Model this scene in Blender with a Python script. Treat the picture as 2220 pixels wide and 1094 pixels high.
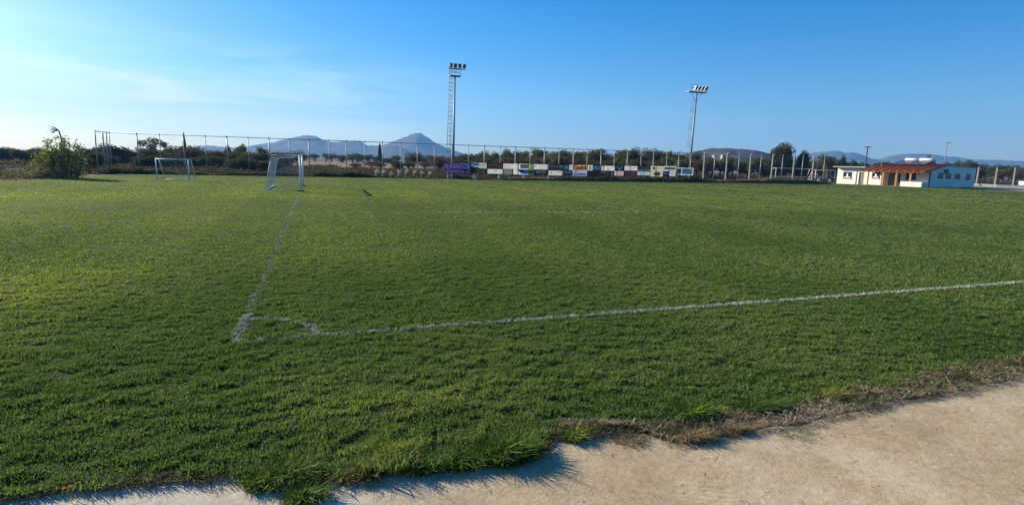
import bpy, math, random
import numpy as np
from mathutils import Vector, Matrix
for _o in list(bpy.data.objects): bpy.data.objects.remove(_o)
C = bpy.context.scene
col = C.collection
rad = math.radians
rng = np.random.default_rng(7)
random.seed(7)

# ------------------------------------------------------------------ camera
FPX, PITCH, ROLL, CAMH, YAW = 1195.44, .16139, .02537, 2.3217, .34156   # focal length in photo pixels
F = Vector((math.sin(YAW)*math.cos(PITCH), math.cos(YAW)*math.cos(PITCH), -math.sin(PITCH)))
R0 = Vector((math.cos(YAW), -math.sin(YAW), 0)); U0 = R0.cross(F)
R = R0*math.cos(ROLL)+U0*math.sin(ROLL); U = -R0*math.sin(ROLL)+U0*math.cos(ROLL)
EYE = Vector((0, 0, CAMH))
cam = bpy.data.cameras.new('camera'); cam.sensor_width = 36; cam.lens = 36*FPX/2220
cam.clip_start = .05; cam.clip_end = 30000
cam_o = bpy.data.objects.new('camera', cam); col.objects.link(cam_o)
cam_o.matrix_world = Matrix(((R.x, U.x, -F.x, 0), (R.y, U.y, -F.y, 0), (R.z, U.z, -F.z, CAMH), (0, 0, 0, 1)))
C.camera = cam_o

# ------------------------------------------------------------------ light
SUN_AZ, SUN_EL = rad(129.3), rad(20.3)                                    # direction towards the sun, azimuth from +x
S = Vector((math.cos(SUN_AZ)*math.cos(SUN_EL), math.sin(SUN_AZ)*math.cos(SUN_EL), math.sin(SUN_EL)))
sl = bpy.data.lights.new('sun', 'SUN'); sl.energy = 5.0; sl.angle = rad(.5); sl.color = (1, .87, .68)
so = bpy.data.objects.new('sun', sl); col.objects.link(so)
so.rotation_euler = (-S).to_track_quat('-Z', 'Y').to_euler(); so.location = (-40, 50, 60)

world = bpy.data.worlds.new('World'); C.world = world; world.use_nodes = True
nt = world.node_tree; nt.nodes.clear()
def N(nt, t, **k):
    n = nt.nodes.new(t)
    for a, b in k.items():
        if a == 'inp':
            for i, v in b.items(): n.inputs[i].default_value = v
        else: setattr(n, a, b)
    return n
sky = N(nt, 'ShaderNodeTexSky', sky_type='NISHITA', sun_disc=False)
sky.sun_elevation = SUN_EL; sky.sun_rotation = math.pi/2-SUN_AZ
sky.altitude = 50; sky.air_density = 1.0; sky.dust_density = .5; sky.ozone_density = 2.0
hs = N(nt, 'ShaderNodeHueSaturation', inp={'Saturation': 1.38, 'Value': 1.0})
tint = N(nt, 'ShaderNodeMixRGB', blend_type='MULTIPLY', inp={0: 1, 2: (.86, 1.03, 1.27, 1)}); nt.links.new(sky.outputs[0], tint.inputs[1]); nt.links.new(tint.outputs[0], hs.inputs['Color'])
# thin cirrus in the sky itself: streaks low above the horizon on the sun's side
geo = N(nt, 'ShaderNodeTexCoord')
mp = N(nt, 'ShaderNodeMapping', inp={'Scale': (2.2, 2.2, 20), 'Rotation': (rad(3), rad(4), 0)})
nz = N(nt, 'ShaderNodeTexNoise', inp={'Scale': 1.5, 'Detail': 7, 'Roughness': .62, 'Distortion': .6})
rp = N(nt, 'ShaderNodeValToRGB'); rp.color_ramp.elements[0].position = .40; rp.color_ramp.elements[1].position = .72
nt.links.new(geo.outputs['Generated'], mp.inputs[0]); nt.links.new(mp.outputs[0], nz.inputs['Vector']); nt.links.new(nz.outputs[0], rp.inputs[0])
dt = N(nt, 'ShaderNodeVectorMath', operation='DOT_PRODUCT'); dt.inputs[1].default_value = (math.cos(SUN_AZ), math.sin(SUN_AZ), 0)
nt.links.new(geo.outputs['Generated'], dt.inputs[0])
mr = N(nt, 'ShaderNodeMapRange', inp={1: .55, 2: .92, 3: 0, 4: .75}); nt.links.new(dt.outputs['Value'], mr.inputs[0])
sz = N(nt, 'ShaderNodeSeparateXYZ'); nt.links.new(geo.outputs['Generated'], sz.inputs[0])
me_ = N(nt, 'ShaderNodeMapRange', inp={1: .085, 2: .185, 3: 1, 4: 0}); nt.links.new(sz.outputs[2], me_.inputs[0])
m0 = N(nt, 'ShaderNodeMath', operation='MULTIPLY'); nt.links.new(mr.outputs[0], m0.inputs[0]); nt.links.new(me_.outputs[0], m0.inputs[1])
ml = N(nt, 'ShaderNodeMath', operation='MULTIPLY'); nt.links.new(rp.outputs[0], ml.inputs[0]); nt.links.new(m0.outputs[0], ml.inputs[1])
mx = N(nt, 'ShaderNodeMixRGB', inp={2: (12, 11.8, 10.4, 1)}); nt.links.new(ml.outputs[0], mx.inputs[0]); nt.links.new(hs.outputs[0], mx.inputs[1])
bg = N(nt, 'ShaderNodeBackground', inp={'Strength': .054}); nt.links.new(mx.outputs[0], bg.inputs[0])
wo = N(nt, 'ShaderNodeOutputWorld'); nt.links.new(bg.outputs[0], wo.inputs[0])
C.view_settings.view_transform = 'Standard'; C.view_settings.look = 'None'
C.view_settings.exposure = 1.27; C.view_settings.gamma = 1; C.view_settings.use_curve_mapping = False
C.cycles.volume_bounces = 0; C.cycles.max_bounces = 6; C.cycles.transparent_max_bounces = 8
C.cycles.use_denoising = True

# ------------------------------------------------------------------ helpers
def ray(px, py): return F+R*((px-1110)/FPX)-U*((py-547)/FPX)
def at(px, py, z=0.0):
    d = ray(px, py); return EYE+d*((z-CAMH)/d.z)
def on_y(px, py, Y):
    d = ray(px, py); return EYE+d*(Y/d.y)
def atd(px, py, dep): return EYE+ray(px, py)*dep
def on_plane(px, py, P, n):
    d = ray(px, py); return EYE+d*((P-EYE).dot(n)/d.dot(n))

def noise2(x, y, seed=0):
    x = np.asarray(x, float); y = np.asarray(y, float)
    xi = np.floor(x).astype(np.int64); yi = np.floor(y).astype(np.int64); fx = x-xi; fy = y-yi
    def h(a, b):
        n = (a*374761393+b*668265263+seed*1442695041) & 0x7fffffff
        n = ((n ^ (n >> 13))*1274126177) & 0x7fffffff
        return ((n ^ (n >> 16)) & 0xffff)/65535.
    fx = fx*fx*(3-2*fx); fy = fy*fy*(3-2*fy)
    return (h(xi, yi)*(1-fx)+h(xi+1, yi)*fx)*(1-fy)+(h(xi, yi+1)*(1-fx)+h(xi+1, yi+1)*fx)*fy
def fbm(x, y, seed=0, o=4):
    s = 0; a = .5; t = 0
    for i in range(o):
        s = s+a*noise2(x*2**i, y*2**i, seed+i); t += a; a *= .5
    return s/t

MATS = {}
def mat(name, c, c2=None, scale=3.0, rough=.8, spec=.3, metal=0, bump=0, bscale=None, detail=4, transl=0, island=0, tcol=None, obj_rand=0, coord='Object', stretch=None, emis=None):
    if name in MATS: return MATS[name]
    m = bpy.data.materials.new(name); m.use_nodes = True; t = m.node_tree; b = t.nodes['Principled BSDF']
    b.inputs['Roughness'].default_value = rough; b.inputs['Specular IOR Level'].default_value = spec; b.inputs['Metallic'].default_value = metal
    b.inputs['Base Color'].default_value = (*c, 1); out = None
    tc = N(t, 'ShaderNodeTexCoord')
    src = tc.outputs[coord]
    if stretch:
        mpn = N(t, 'ShaderNodeMapping', inp={'Scale': stretch}); t.links.new(src, mpn.inputs[0]); src = mpn.outputs[0]
    if c2 is not None:
        nz = N(t, 'ShaderNodeTexNoise', inp={'Scale': scale, 'Detail': detail, 'Roughness': .6}); t.links.new(src, nz.inputs['Vector'])
        rp = N(t, 'ShaderNodeValToRGB'); rp.color_ramp.elements[0].position = .33; rp.color_ramp.elements[1].position = .67
        rp.color_ramp.elements[0].color = (*c, 1); rp.color_ramp.elements[1].color = (*c2, 1)
        t.links.new(nz.outputs[0], rp.inputs[0]); out = rp.outputs[0]
    if island or obj_rand:
        hsn = N(t, 'ShaderNodeHueSaturation')
        if out: t.links.new(out, hsn.inputs['Color'])
        else: hsn.inputs['Color'].default_value = (*c, 1)
        if island:
            g = N(t, 'ShaderNodeNewGeometry'); rs = g.outputs['Random Per Island']; k = island
        else:
            g = N(t, 'ShaderNodeObjectInfo'); rs = g.outputs['Random']; k = obj_rand
        mr = N(t, 'ShaderNodeMapRange', inp={3: 1-k, 4: 1+k}); t.links.new(rs, mr.inputs[0]); t.links.new(mr.outputs[0], hsn.inputs['Value'])
        out = hsn.outputs[0]
    if out: t.links.new(out, b.inputs['Base Color'])
    if bump:
        nb = N(t, 'ShaderNodeTexNoise', inp={'Scale': bscale or scale*4, 'Detail': 6, 'Roughness': .65}); t.links.new(src, nb.inputs['Vector'])
        bp = N(t, 'ShaderNodeBump', inp={'Strength': bump, 'Distance': .05}); t.links.new(nb.outputs[0], bp.inputs['Height']); t.links.new(bp.outputs[0], b.inputs['Normal'])
    if transl:
        tr = N(t, 'ShaderNodeBsdfTranslucent'); ms = N(t, 'ShaderNodeMixShader', inp={0: transl})
        if tcol:
            mm = N(t, 'ShaderNodeMixRGB', blend_type='MULTIPLY', inp={0: 1, 2: (*tcol, 1)})
            if out: t.links.new(out, mm.inputs[1])
            else: mm.inputs[1].default_value = (*c, 1)
            t.links.new(mm.outputs[0], tr.inputs[0])
        elif out: t.links.new(out, tr.inputs[0])
        else: tr.inputs[0].default_value = (*c, 1)
        t.links.new(b.outputs[0], ms.inputs[1]); t.links.new(tr.outputs[0], ms.inputs[2]); t.links.new(ms.outputs[0], t.nodes['Material Output'].inputs[0])
    MATS[name] = m
    return m

def link(name, me, parent=None, loc=None):
    o = bpy.data.objects.new(name, me); col.objects.link(o)
    if parent: o.parent = parent
    if loc is not None: o.location = loc
    return o
def tag(o, label=None, cat=None, group=None, kind=None):
    if label: o['label'] = label
    if cat: o['category'] = cat
    if group: o['group'] = group
    if kind: o['kind'] = kind
    return o
def thing(name, label, cat, loc=(0, 0, 0), rz=0, group=None):
    o = link(name, None); o.location = loc; o.rotation_euler = (0, 0, rz); o.empty_display_size = .2
    return tag(o, label, cat, group)
def dup(root, loc, scale=None, rz=None, label=None, group=None, name=None):
    r = root.copy(); col.objects.link(r); r.location = loc
    if scale: r.scale = scale
    if rz is not None: r.rotation_euler = (0, 0, rz)
    if label: r['label'] = label
    if group: r['group'] = group
    for ch in list(root.children):
        c = ch.copy(); col.objects.link(c); c.parent = r
        for g in list(ch.children):
            d = g.copy(); col.objects.link(d); d.parent = c
    return r

def raw_mesh(name, V, loops, n, mats, smooth=False, mi=None):
    """V (k,3); loops (m*n) vertex ids of m faces with n corners each"""
    me = bpy.data.meshes.new(name); V = np.ascontiguousarray(V, np.float32); loops = np.ascontiguousarray(loops, np.int32).ravel()
    m = len(loops)//n
    me.vertices.add(len(V)); me.vertices.foreach_set('co', V.ravel())
    me.loops.add(len(loops)); me.loops.foreach_set('vertex_index', loops)
    me.polygons.add(m); me.polygons.foreach_set('loop_start', np.arange(0, m*n, n, dtype=np.int32))
    if mi is not None: me.polygons.foreach_set('material_index', np.asarray(mi, np.int32))
    if smooth: me.polygons.foreach_set('use_smooth', np.ones(m, bool))
    for x in (mats if isinstance(mats, (list, tuple)) else [mats]): me.materials.append(x)
    me.update(calc_edges=True); me.validate()
    return me

class MB:
    def __init__(s): s.v = []; s.f = []; s.m = []; s.sm = []
    def face(s, pts, mi=0):
        i = len(s.v); s.v += [tuple(p) for p in pts]; s.f.append(tuple(range(i, i+len(pts)))); s.m.append(mi); s.sm.append(False); return s
    def box(s, x0, y0, z0, x1, y1, z1, mi=0):
        i = len(s.v)
        s.v += [(x, y, z) for z in (z0, z1) for y in (y0, y1) for x in (x0, x1)]
        for q in ((0, 2, 3, 1), (4, 5, 7, 6), (0, 1, 5, 4), (2, 6, 7, 3), (0, 4, 6, 2), (1, 3, 7, 5)):
            s.f.append(tuple(i+k for k in q)); s.m.append(mi); s.sm.append(False)
        return s
    def tube(s, pts, r, n=8, mi=0, caps=True):
        pts = [Vector(p) for p in pts]; rr = r if isinstance(r, (list, tuple)) else [r]*len(pts); i0 = len(s.v)
        for k, p in enumerate(pts):
            d = (pts[min(k+1, len(pts)-1)]-pts[max(k-1, 0)]).normalized()
            a = d.orthogonal().normalized() if abs(d.z) < .95 else Vector((1, 0, 0)).cross(d).normalized()
            if abs(d.z) < .95: a = Vector((0, 0, 1)).cross(d).normalized()
            b = d.cross(a)
            for j in range(n):
                t = 2*math.pi*j/n+math.pi/n; s.v.append(tuple(p+(a*math.cos(t)+b*math.sin(t))*rr[k]))
        for k in range(len(pts)-1):
            for j in range(n):
                a0 = i0+k*n+j; a1 = i0+k*n+(j+1) % n
                s.f.append((a0, a1, a1+n, a0+n)); s.m.append(mi); s.sm.append(n > 4)
        if caps:
            s.f.append(tuple(i0+j for j in reversed(range(n)))); s.m.append(mi); s.sm.append(False)
            e = i0+(len(pts)-1)*n; s.f.append(tuple(e+j for j in range(n))); s.m.append(mi); s.sm.append(False)
        return s
    def prism(s, prof, d, mi=0):
        """closed profile (list of 3-D points) swept by vector d"""
        n = len(prof); i = len(s.v); d = Vector(d)
        s.v += [tuple(p) for p in prof]+[tuple(Vector(p)+d) for p in prof]
        s.f.append(tuple(i+k for k in reversed(range(n)))); s.f.append(tuple(i+n+k for k in range(n)))
        s.m += [mi, mi]; s.sm += [False, False]
        for k in range(n):
            k2 = (k+1) % n; s.f.append((i+k, i+k2, i+n+k2, i+n+k)); s.m.append(mi); s.sm.append(False)
        return s
    def mesh(s, name, mats):
        me = bpy.data.meshes.new(name); me.from_pydata(s.v, [], s.f)
        for x in (mats if isinstance(mats, (list, tuple)) else [mats]): me.materials.append(x)
        me.polygons.foreach_set('material_index', s.m); me.polygons.foreach_set('use_smooth', s.sm)
        me.update(); return me
    def build(s, name, mats, parent=None, loc=None): return link(name, s.mesh(name, mats), parent, loc)

def inside(poly, x, y):
    ok = np.zeros(len(x), bool); n = len(poly)
    for i in range(n):
        (x0, y0), (x1, y1) = poly[i], poly[(i+1) % n]
        if y0 == y1: continue
        c = ((y0 > y) != (y1 > y)) & (x < (x1-x0)*(y-y0)/(y1-y0)+x0); ok ^= c
    return ok

def blades(P, h, w, nb, spread, lean=.6, seed=1, base_z=None):
    """grass blades: for every point of P (k,2) nb bent two-segment blades; returns V, loops (triangles)"""
    g = np.random.default_rng(seed); k = len(P); n = k*nb
    h = np.repeat(h, nb)*g.uniform(.55, 1.2, n); w = np.repeat(w, nb)*g.uniform(.7, 1.3, n)
    sp = np.repeat(spread, nb); a = g.uniform(0, 2*math.pi, n); r = np.sqrt(g.random(n))*sp
    bx = np.repeat(P[:, 0], nb)+np.cos(a)*r; by = np.repeat(P[:, 1], nb)+np.sin(a)*r
    bz = np.zeros(n) if base_z is None else np.repeat(base_z, nb)
    la = a+g.normal(0, .9, n); ln = lean*g.uniform(.2, 1.3, n)*h
    wa = la+math.pi/2+g.normal(0, .5, n); wx = np.cos(wa)*w/2; wy = np.sin(wa)*w/2
    V = np.empty((n, 5, 3), np.float32)
    V[:, 0] = np.stack([bx-wx, by-wy, bz], 1); V[:, 1] = np.stack([bx+wx, by+wy, bz], 1)
    mx_ = bx+np.cos(la)*ln*.35; my_ = by+np.sin(la)*ln*.35; mz = bz+h*.62
    V[:, 2] = np.stack([mx_+wx*.8, my_+wy*.8, mz], 1); V[:, 3] = np.stack([mx_-wx*.8, my_-wy*.8, mz], 1)
    V[:, 4] = np.stack([bx+np.cos(la)*ln, by+np.sin(la)*ln, bz+h*g.uniform(.75, 1, n)], 1)
    i = (np.arange(n)*5)[:, None]
    T = np.concatenate([i+np.array([[0, 1, 2]]), i+np.array([[0, 2, 3]]), i+np.array([[3, 2, 4]])], 1)
    return V.reshape(-1, 3), T.reshape(-1)

def leaf_quads(P, size, seed=1, flat=0.0):
    g = np.random.default_rng(seed); n = len(P); s = size*g.uniform(.6, 1.4, n)
    a = g.normal(0, 1, (n, 3)); a[:, 2] *= 1-flat; a /= np.linalg.norm(a, axis=1)[:, None]
    b = np.cross(a, g.normal(0, 1, (n, 3))); b /= np.linalg.norm(b, axis=1)[:, None]
    V = np.stack([P-a*s[:, None], P+b*s[:, None]*.45, P+a*s[:, None], P-b*s[:, None]*.45], 1)
    return V.reshape(-1, 3), np.arange(n*4)

# ------------------------------------------------------------------ materials
M_ground = mat('scrub_earth', (.045, .042, .030), (.085, .07, .048), scale=.08, rough=1, spec=.1, bump=.6, bscale=1.2, detail=8)
M_turf = mat('turf_thatch', (.022, .042, .010), (.040, .058, .016), scale=.5, rough=1, spec=.1, bump=.5, bscale=30, detail=8)
M_field = mat('ochre_field', (.30, .19, .10), (.16, .115, .075), scale=.09, rough=1, spec=.05, stretch=(1, 3, 1), detail=8)
M_path = mat('pale_gravel', (.40, .36, .28), (.30, .27, .20), scale=.6, rough=1, spec=.1, bump=.4, bscale=8)
M_mount = mat('mountain_rock', (.045, .055, .045), (.10, .095, .075), scale=.012, rough=1, spec=.05, bump=.8, bscale=.03, detail=10)
M_hill = mat('maquis_hill', (.035, .038, .025), (.11, .085, .06), scale=.02, rough=1, spec=.05, bump=.8, bscale=.05, detail=10)
M_white = mat('white_paint', (.84, .84, .82), (.74, .74, .72), scale=4, rough=.45)
M_steel = mat('galvanised_steel', (.30, .31, .30), (.22, .225, .22), scale=6, rough=.5, spec=.5, metal=.3)
M_pale_steel = mat('pale_mast_steel', (.21, .22, .23), (.16, .17, .18), scale=3, rough=.5, spec=.4, metal=.2)
M_dark_steel = mat('dark_lamp_housing', (.03, .035, .045), (.05, .055, .065), scale=5, rough=.4)
M_glassy = mat('lamp_glass', (.09, .10, .12), rough=.12, spec=.7)
M_conc = mat('concrete_post', (.25, .235, .20), (.18, .17, .145), scale=5, rough=.9, spec=.1, bump=.3)
M_net = mat('net_cord', (.62, .60, .54), rough=.9, spec=.1)
M_ceram = mat('insulator_white', (.75, .74, .68), rough=.4)

# ------------------------------------------------------------------ ground, turf, apron
def sheet(name, pts, z, m, label=None, cut=0):
    mb = MB(); mb.face([(x, y, z) for x, y in pts]); o = mb.build(name, m)
    tag(o, label, None, kind='structure'); return o
gd = MB(); K = 96
gd.face([(4200*math.cos(2*math.pi*i/K), 4200*math.sin(2*math.pi*i/K), -.06) for i in range(K)])
tag(gd.build('ground', M_ground), 'brown scrubby earth reaching to the foot of the mountains', kind='structure')

EDGE = [(-60, 4.35), (-6, 4.35), (-2, 4.32), (-1.1, 4.27), (-.5, 4.19), (-.2, 3.93), (.3, 3.87), (.55, 3.93), (.9, 3.88), (1.45, 3.77), (1.72, 3.86), (1.95, 4.10), (2.3, 4.06), (2.8, 3.98), (3.3, 3.98), (4.3, 3.94), (5.2, 3.98), (6.5, 4.10), (8.7, 4.24), (14, 4.3), (120, 4.4)]
ex = np.array([p[0] for p in EDGE]); ey = np.array([p[1] for p in EDGE])
def edge_y(x): return np.interp(x, ex, ey)+.16*(fbm(np.asarray(x)*3.1, np.asarray(x)*0+.5, 5, 5)-.5)
pth = [at(2000, 404.6), at(2060, 406), at(2100, 407.5), at(2220, 414.5)]
left_b = [(-60, 30), (-27, 44), (-22.6, 53), (-21.2, 60), (-20.3, 64.5), (-20.2, 72.2)]
right_b = [(86, 72.6), (90.5, 71.5), (94.2, 64.3)]+[(p.x, p.y) for p in pth]+[(128, 44), (128, 4.4)]
xs = np.concatenate([np.arange(120, 14, -2), np.arange(14, -8, -.06), np.arange(-8, -60, -2)])
TURF = left_b+right_b+[(float(x), float(y)) for x, y in zip(xs, edge_y(xs))]
sheet('turf', TURF, 0.0, M_turf, 'mown green turf of the football pitch')
POLY = left_b+right_b+[(float(x), float(y)) for x, y in zip(np.concatenate([[120, 14], np.arange(13, -7, -1), [-60]]), edge_y(np.concatenate([[120, 14], np.arange(13, -7, -1), [-60]])))]

# concrete apron: a real slightly uneven slab with trowel marks, pits and cracks
def apron():
    gx, gy = np.meshgrid(np.arange(-6, 16.01, .05), np.arange(-3, 5.01, .05), indexing='ij')
    z = -.018+.010*(fbm(gx*1.3, gy*1.3, 3)-.5)+.004*(fbm(gx*9, gy*9, 9)-.5)
    V = np.stack([gx, gy, z], -1).reshape(-1, 3); nx, ny = gx.shape
    i = (np.arange(nx-1)[:, None]*ny+np.arange(ny-1)[None]).reshape(-1, 1)
    Q = i+np.array([[0, ny, ny+1, 1]])
    m = mat('worn_concrete', (.43, .345, .22), (.56, .465, .32), scale=.55, rough=.95, spec=.1, detail=6)
    t = m.node_tree; b = t.nodes['Principled BSDF']
    tc = N(t, 'ShaderNodeTexCoord')
    # whitewashed end of the slab on the left, wandering border
    sx = N(t, 'ShaderNodeSeparateXYZ'); t.links.new(tc.outputs['Object'], sx.inputs[0])
    nw = N(t, 'ShaderNodeTexNoise', inp={'Scale': 1.6, 'Detail': 6}); t.links.new(tc.outputs['Object'], nw.inputs['Vector'])
    ad = N(t, 'ShaderNodeMath', operation='MULTIPLY_ADD', inp={1: 3.2}); t.links.new(nw.outputs[0], ad.inputs[0]); t.links.new(sx.outputs[0], ad.inputs[2])
    mr = N(t, 'ShaderNodeMapRange', inp={1: 1.4, 2: 3.0, 3: 1, 4: 0}); t.links.new(ad.outputs[0], mr.inputs[0])
    mw = N(t, 'ShaderNodeMixRGB', inp={2: (.56, .51, .42, 1)}); t.links.new(mr.outputs[0], mw.inputs[0])
    base = b.inputs['Base Color'].links[0].from_socket; t.links.new(base, mw.inputs[1])
    # speckled dirt
    n2 = N(t, 'ShaderNodeTexNoise', inp={'Scale': 16, 'Detail': 8, 'Roughness': .75}); t.links.new(tc.outputs['Object'], n2.inputs['Vector'])
    r2 = N(t, 'ShaderNodeValToRGB'); r2.color_ramp.elements[0].position = .25; r2.color_ramp.elements[1].position = .6
    r2.color_ramp.elements[0].color = (.62, .58, .52, 1); r2.color_ramp.elements[1].color = (1, 1, 1, 1); t.links.new(n2.outputs[0], r2.inputs[0])
    mm = N(t, 'ShaderNodeMixRGB', blend_type='MULTIPLY', inp={0: .8}); t.links.new(mw.outputs[0], mm.inputs[1]); t.links.new(r2.outputs[0], mm.inputs[2])
    # cracks
    vo = N(t, 'ShaderNodeTexVoronoi', feature='DISTANCE_TO_EDGE', inp={'Scale': .42})
    wn = N(t, 'ShaderNodeTexNoise', inp={'Scale': 3, 'Detail': 5}); t.links.new(tc.outputs['Object'], wn.inputs['Vector'])
    wa = N(t, 'ShaderNodeVectorMath', operation='MULTIPLY_ADD'); wa.inputs[1].default_value = (.5, .5, .5); t.links.new(wn.outputs['Color'], wa.inputs[0]); t.links.new(tc.outputs['Object'], wa.inputs[2])
    t.links.new(wa.outputs[0], vo.inputs['Vector'])
    rc = N(t, 'ShaderNodeMapRange', inp={1: 0, 2: .006, 3: .93, 4: 1}); t.links.new(vo.outputs['Distance'], rc.inputs[0])
    mc = N(t, 'ShaderNodeMixRGB', blend_type='MULTIPLY', inp={0: 1}); t.links.new(mm.outputs[0], mc.inputs[1]); t.links.new(rc.outputs[0], mc.inputs[2])
    t.links.new(mc.outputs[0], b.inputs['Base Color'])
    nb = N(t, 'ShaderNodeTexNoise', inp={'Scale': 22, 'Detail': 9, 'Roughness': .72}); t.links.new(tc.outputs['Object'], nb.inputs['Vector'])
    mh = N(t, 'ShaderNodeMath', operation='MULTIPLY_ADD', inp={1: .5}); t.links.new(rc.outputs[0], mh.inputs[0]); t.links.new(nb.outputs[0], mh.inputs[2])
    # rake marks left in the wet surface, and flaked skin
    c0 = at(1545, 1062); ds = N(t, 'ShaderNodeVectorMath', operation='DISTANCE'); ds.inputs[1].default_value = (c0.x, c0.y, 0); t.links.new(tc.outputs['Object'], ds.inputs[0])
    dm = N(t, 'ShaderNodeMapRange', inp={1: .02, 2: .30, 3: .42, 4: 0}); t.links.new(ds.outputs['Value'], dm.inputs[0])
    mpw = N(t, 'ShaderNodeMapping', inp={'Rotation': (0, 0, rad(-62))}); t.links.new(tc.outputs['Object'], mpw.inputs[0])
    wv = N(t, 'ShaderNodeTexWave', inp={'Scale': 5.5, 'Distortion': 3.2, 'Detail': 4, 'Detail Scale': 2.5}); t.links.new(mpw.outputs[0], wv.inputs[0])
    wm = N(t, 'ShaderNodeMath', operation='MULTIPLY'); t.links.new(wv.outputs['Fac'], wm.inputs[0]); t.links.new(dm.outputs[0], wm.inputs[1])
    nf = N(t, 'ShaderNodeTexNoise', inp={'Scale': 7, 'Detail': 10, 'Roughness': .7, 'Distortion': 1.5}); t.links.new(tc.outputs['Object'], nf.inputs['Vector'])
    fr = N(t, 'ShaderNodeMapRange', inp={1: .60, 2: .63, 3: 0, 4: .35}); t.links.new(nf.outputs[0], fr.inputs[0])
    fa = N(t, 'ShaderNodeMath', operation='ADD'); t.links.new(wm.outputs[0], fa.inputs[0]); t.links.new(fr.outputs[0], fa.inputs[1])
    fb = N(t, 'ShaderNodeMath', operation='ADD'); t.links.new(fa.outputs[0], fb.inputs[0]); t.links.new(mh.outputs[0], fb.inputs[1])
    st = N(t, 'ShaderNodeTexNoise', inp={'Scale': 1.9, 'Detail': 7, 'Roughness': .65, 'Distortion': .8}); t.links.new(tc.outputs['Object'], st.inputs['Vector'])
    sr = N(t, 'ShaderNodeValToRGB'); sr.color_ramp.elements[0].position = .30; sr.color_ramp.elements[1].position = .58; sr.color_ramp.elements[0].color = (.74, .68, .58, 1); sr.color_ramp.elements[1].color = (1, 1, 1, 1); t.links.new(st.outputs[0], sr.inputs[0])
    sm = N(t, 'ShaderNodeMixRGB', blend_type='MULTIPLY', inp={0: .8}); t.links.new(mc.outputs[0], sm.inputs[1]); t.links.new(sr.outputs[0], sm.inputs[2]); t.links.new(sm.outputs[0], b.inputs['Base Color'])
    bp = N(t, 'ShaderNodeBump', inp={'Strength': .42, 'Distance': .018}); t.links.new(fb.outputs[0], bp.inputs['Height']); t.links.new(bp.outputs[0], b.inputs['Normal'])
    o = link('concrete_apron', raw_mesh('concrete_apron', V, Q, 4, m, True)); tag(o, 'worn pale concrete slab in the foreground', kind='structure')
apron()

# ------------------------------------------------------------------ grass blades (one uncountable stuff)
M_grass = mat('grass_blade', (.1, .18, .03), rough=.8, spec=.08, transl=.40, island=.34, tcol=(1.08, 1.15, .6))
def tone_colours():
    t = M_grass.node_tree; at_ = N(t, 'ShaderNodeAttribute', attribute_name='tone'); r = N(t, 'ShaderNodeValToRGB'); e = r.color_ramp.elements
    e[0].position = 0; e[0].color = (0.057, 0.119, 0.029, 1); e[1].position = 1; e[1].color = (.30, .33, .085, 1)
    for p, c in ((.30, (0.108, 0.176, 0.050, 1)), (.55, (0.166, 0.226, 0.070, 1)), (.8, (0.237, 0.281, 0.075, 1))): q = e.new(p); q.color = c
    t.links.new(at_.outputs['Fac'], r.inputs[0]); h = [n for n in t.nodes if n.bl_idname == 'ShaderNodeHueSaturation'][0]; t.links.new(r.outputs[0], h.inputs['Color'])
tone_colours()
def tone(x, y):
    """how yellow the turf is: patches, mowing bands, yellower spots at the left and near the slab, yellower far off"""
    v = .34+.42*(fbm(x*.22, y*.22, 61, 4)-.5)+.26*(fbm(x*1.4, y*1.4, 63, 3)-.5)+.05*np.sign(np.sin(x*1.16+.6))
    v += .34*np.clip((y-8)/26, 0, 1)
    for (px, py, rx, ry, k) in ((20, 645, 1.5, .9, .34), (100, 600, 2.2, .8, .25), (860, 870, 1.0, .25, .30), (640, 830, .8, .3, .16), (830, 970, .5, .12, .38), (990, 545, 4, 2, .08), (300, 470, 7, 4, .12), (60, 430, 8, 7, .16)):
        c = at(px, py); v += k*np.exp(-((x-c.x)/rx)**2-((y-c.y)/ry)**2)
    v += .25*np.exp(-((y-edge_y(x))/.10)**2)*(fbm(x*2, y*2, 3)) - .10*np.exp(-((y-edge_y(x)-.5)/.4)**2)
    return np.clip(v, 0, 1)
M_straw = mat('dry_straw', (.46, .37, .24), (.26, .20, .12), scale=3, rough=.9, spec=.1, transl=.25, island=.4)
M_paint = mat('chalked_grass', (.56, .56, .47), (.34, .37, .27), scale=5, rough=.9, spec=.1, transl=.15, island=.25)
# pitch markings as bands of chalked turf
CXC, CYC = -1.03, 7.444
GY = CYC+74.235/2
LINES = [((CXC-.06, CYC), (60, CYC), .11), ((CXC, CYC-.05), (CXC, GY-3.66), .13), ((CXC, GY+3.66), (CXC, 68), .12),
         ((CXC, GY-20.16), (CXC+16.5, GY-20.16), .12), ((CXC+16.5, GY-20.16), (CXC+16.5, GY+20.16), .09)
         ]
def line_dist(x, y):
    d = np.full(len(x), 9.)
    for (a, b, w) in LINES:
        ax, ay = a; bx, by = b; L2 = (bx-ax)**2+(by-ay)**2
        t = np.clip(((x-ax)*(bx-ax)+(y-ay)*(by-ay))/L2, 0, 1)
        d = np.minimum(d, np.hypot(x-ax-t*(bx-ax), y-ay-t*(by-ay))-w/2)
    r = np.hypot(x-CXC, y-CYC); q = np.abs(r-1)-.055
    d = np.minimum(d, np.where((x > CXC) & (y > CYC), q, 9))
    return d
def scatter(r0, r1, dens, seed):
    g = np.random.default_rng(seed); a0, a1 = rad(70.4-54), rad(70.4+54)
    rr = np.linspace(r0, r1, 400); c = np.cumsum(dens(rr)*rr); tot = (a1-a0)*float(np.sum(dens(rr)*rr)*(rr[1]-rr[0])); n = int(tot)
    r = np.interp(g.random(n)*c[-1], c, rr); a = g.uniform(a0, a1, n)
    x = r*np.cos(a); y = r*np.sin(a); k = inside(POLY, x, y); return x[k], y[k]
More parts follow.
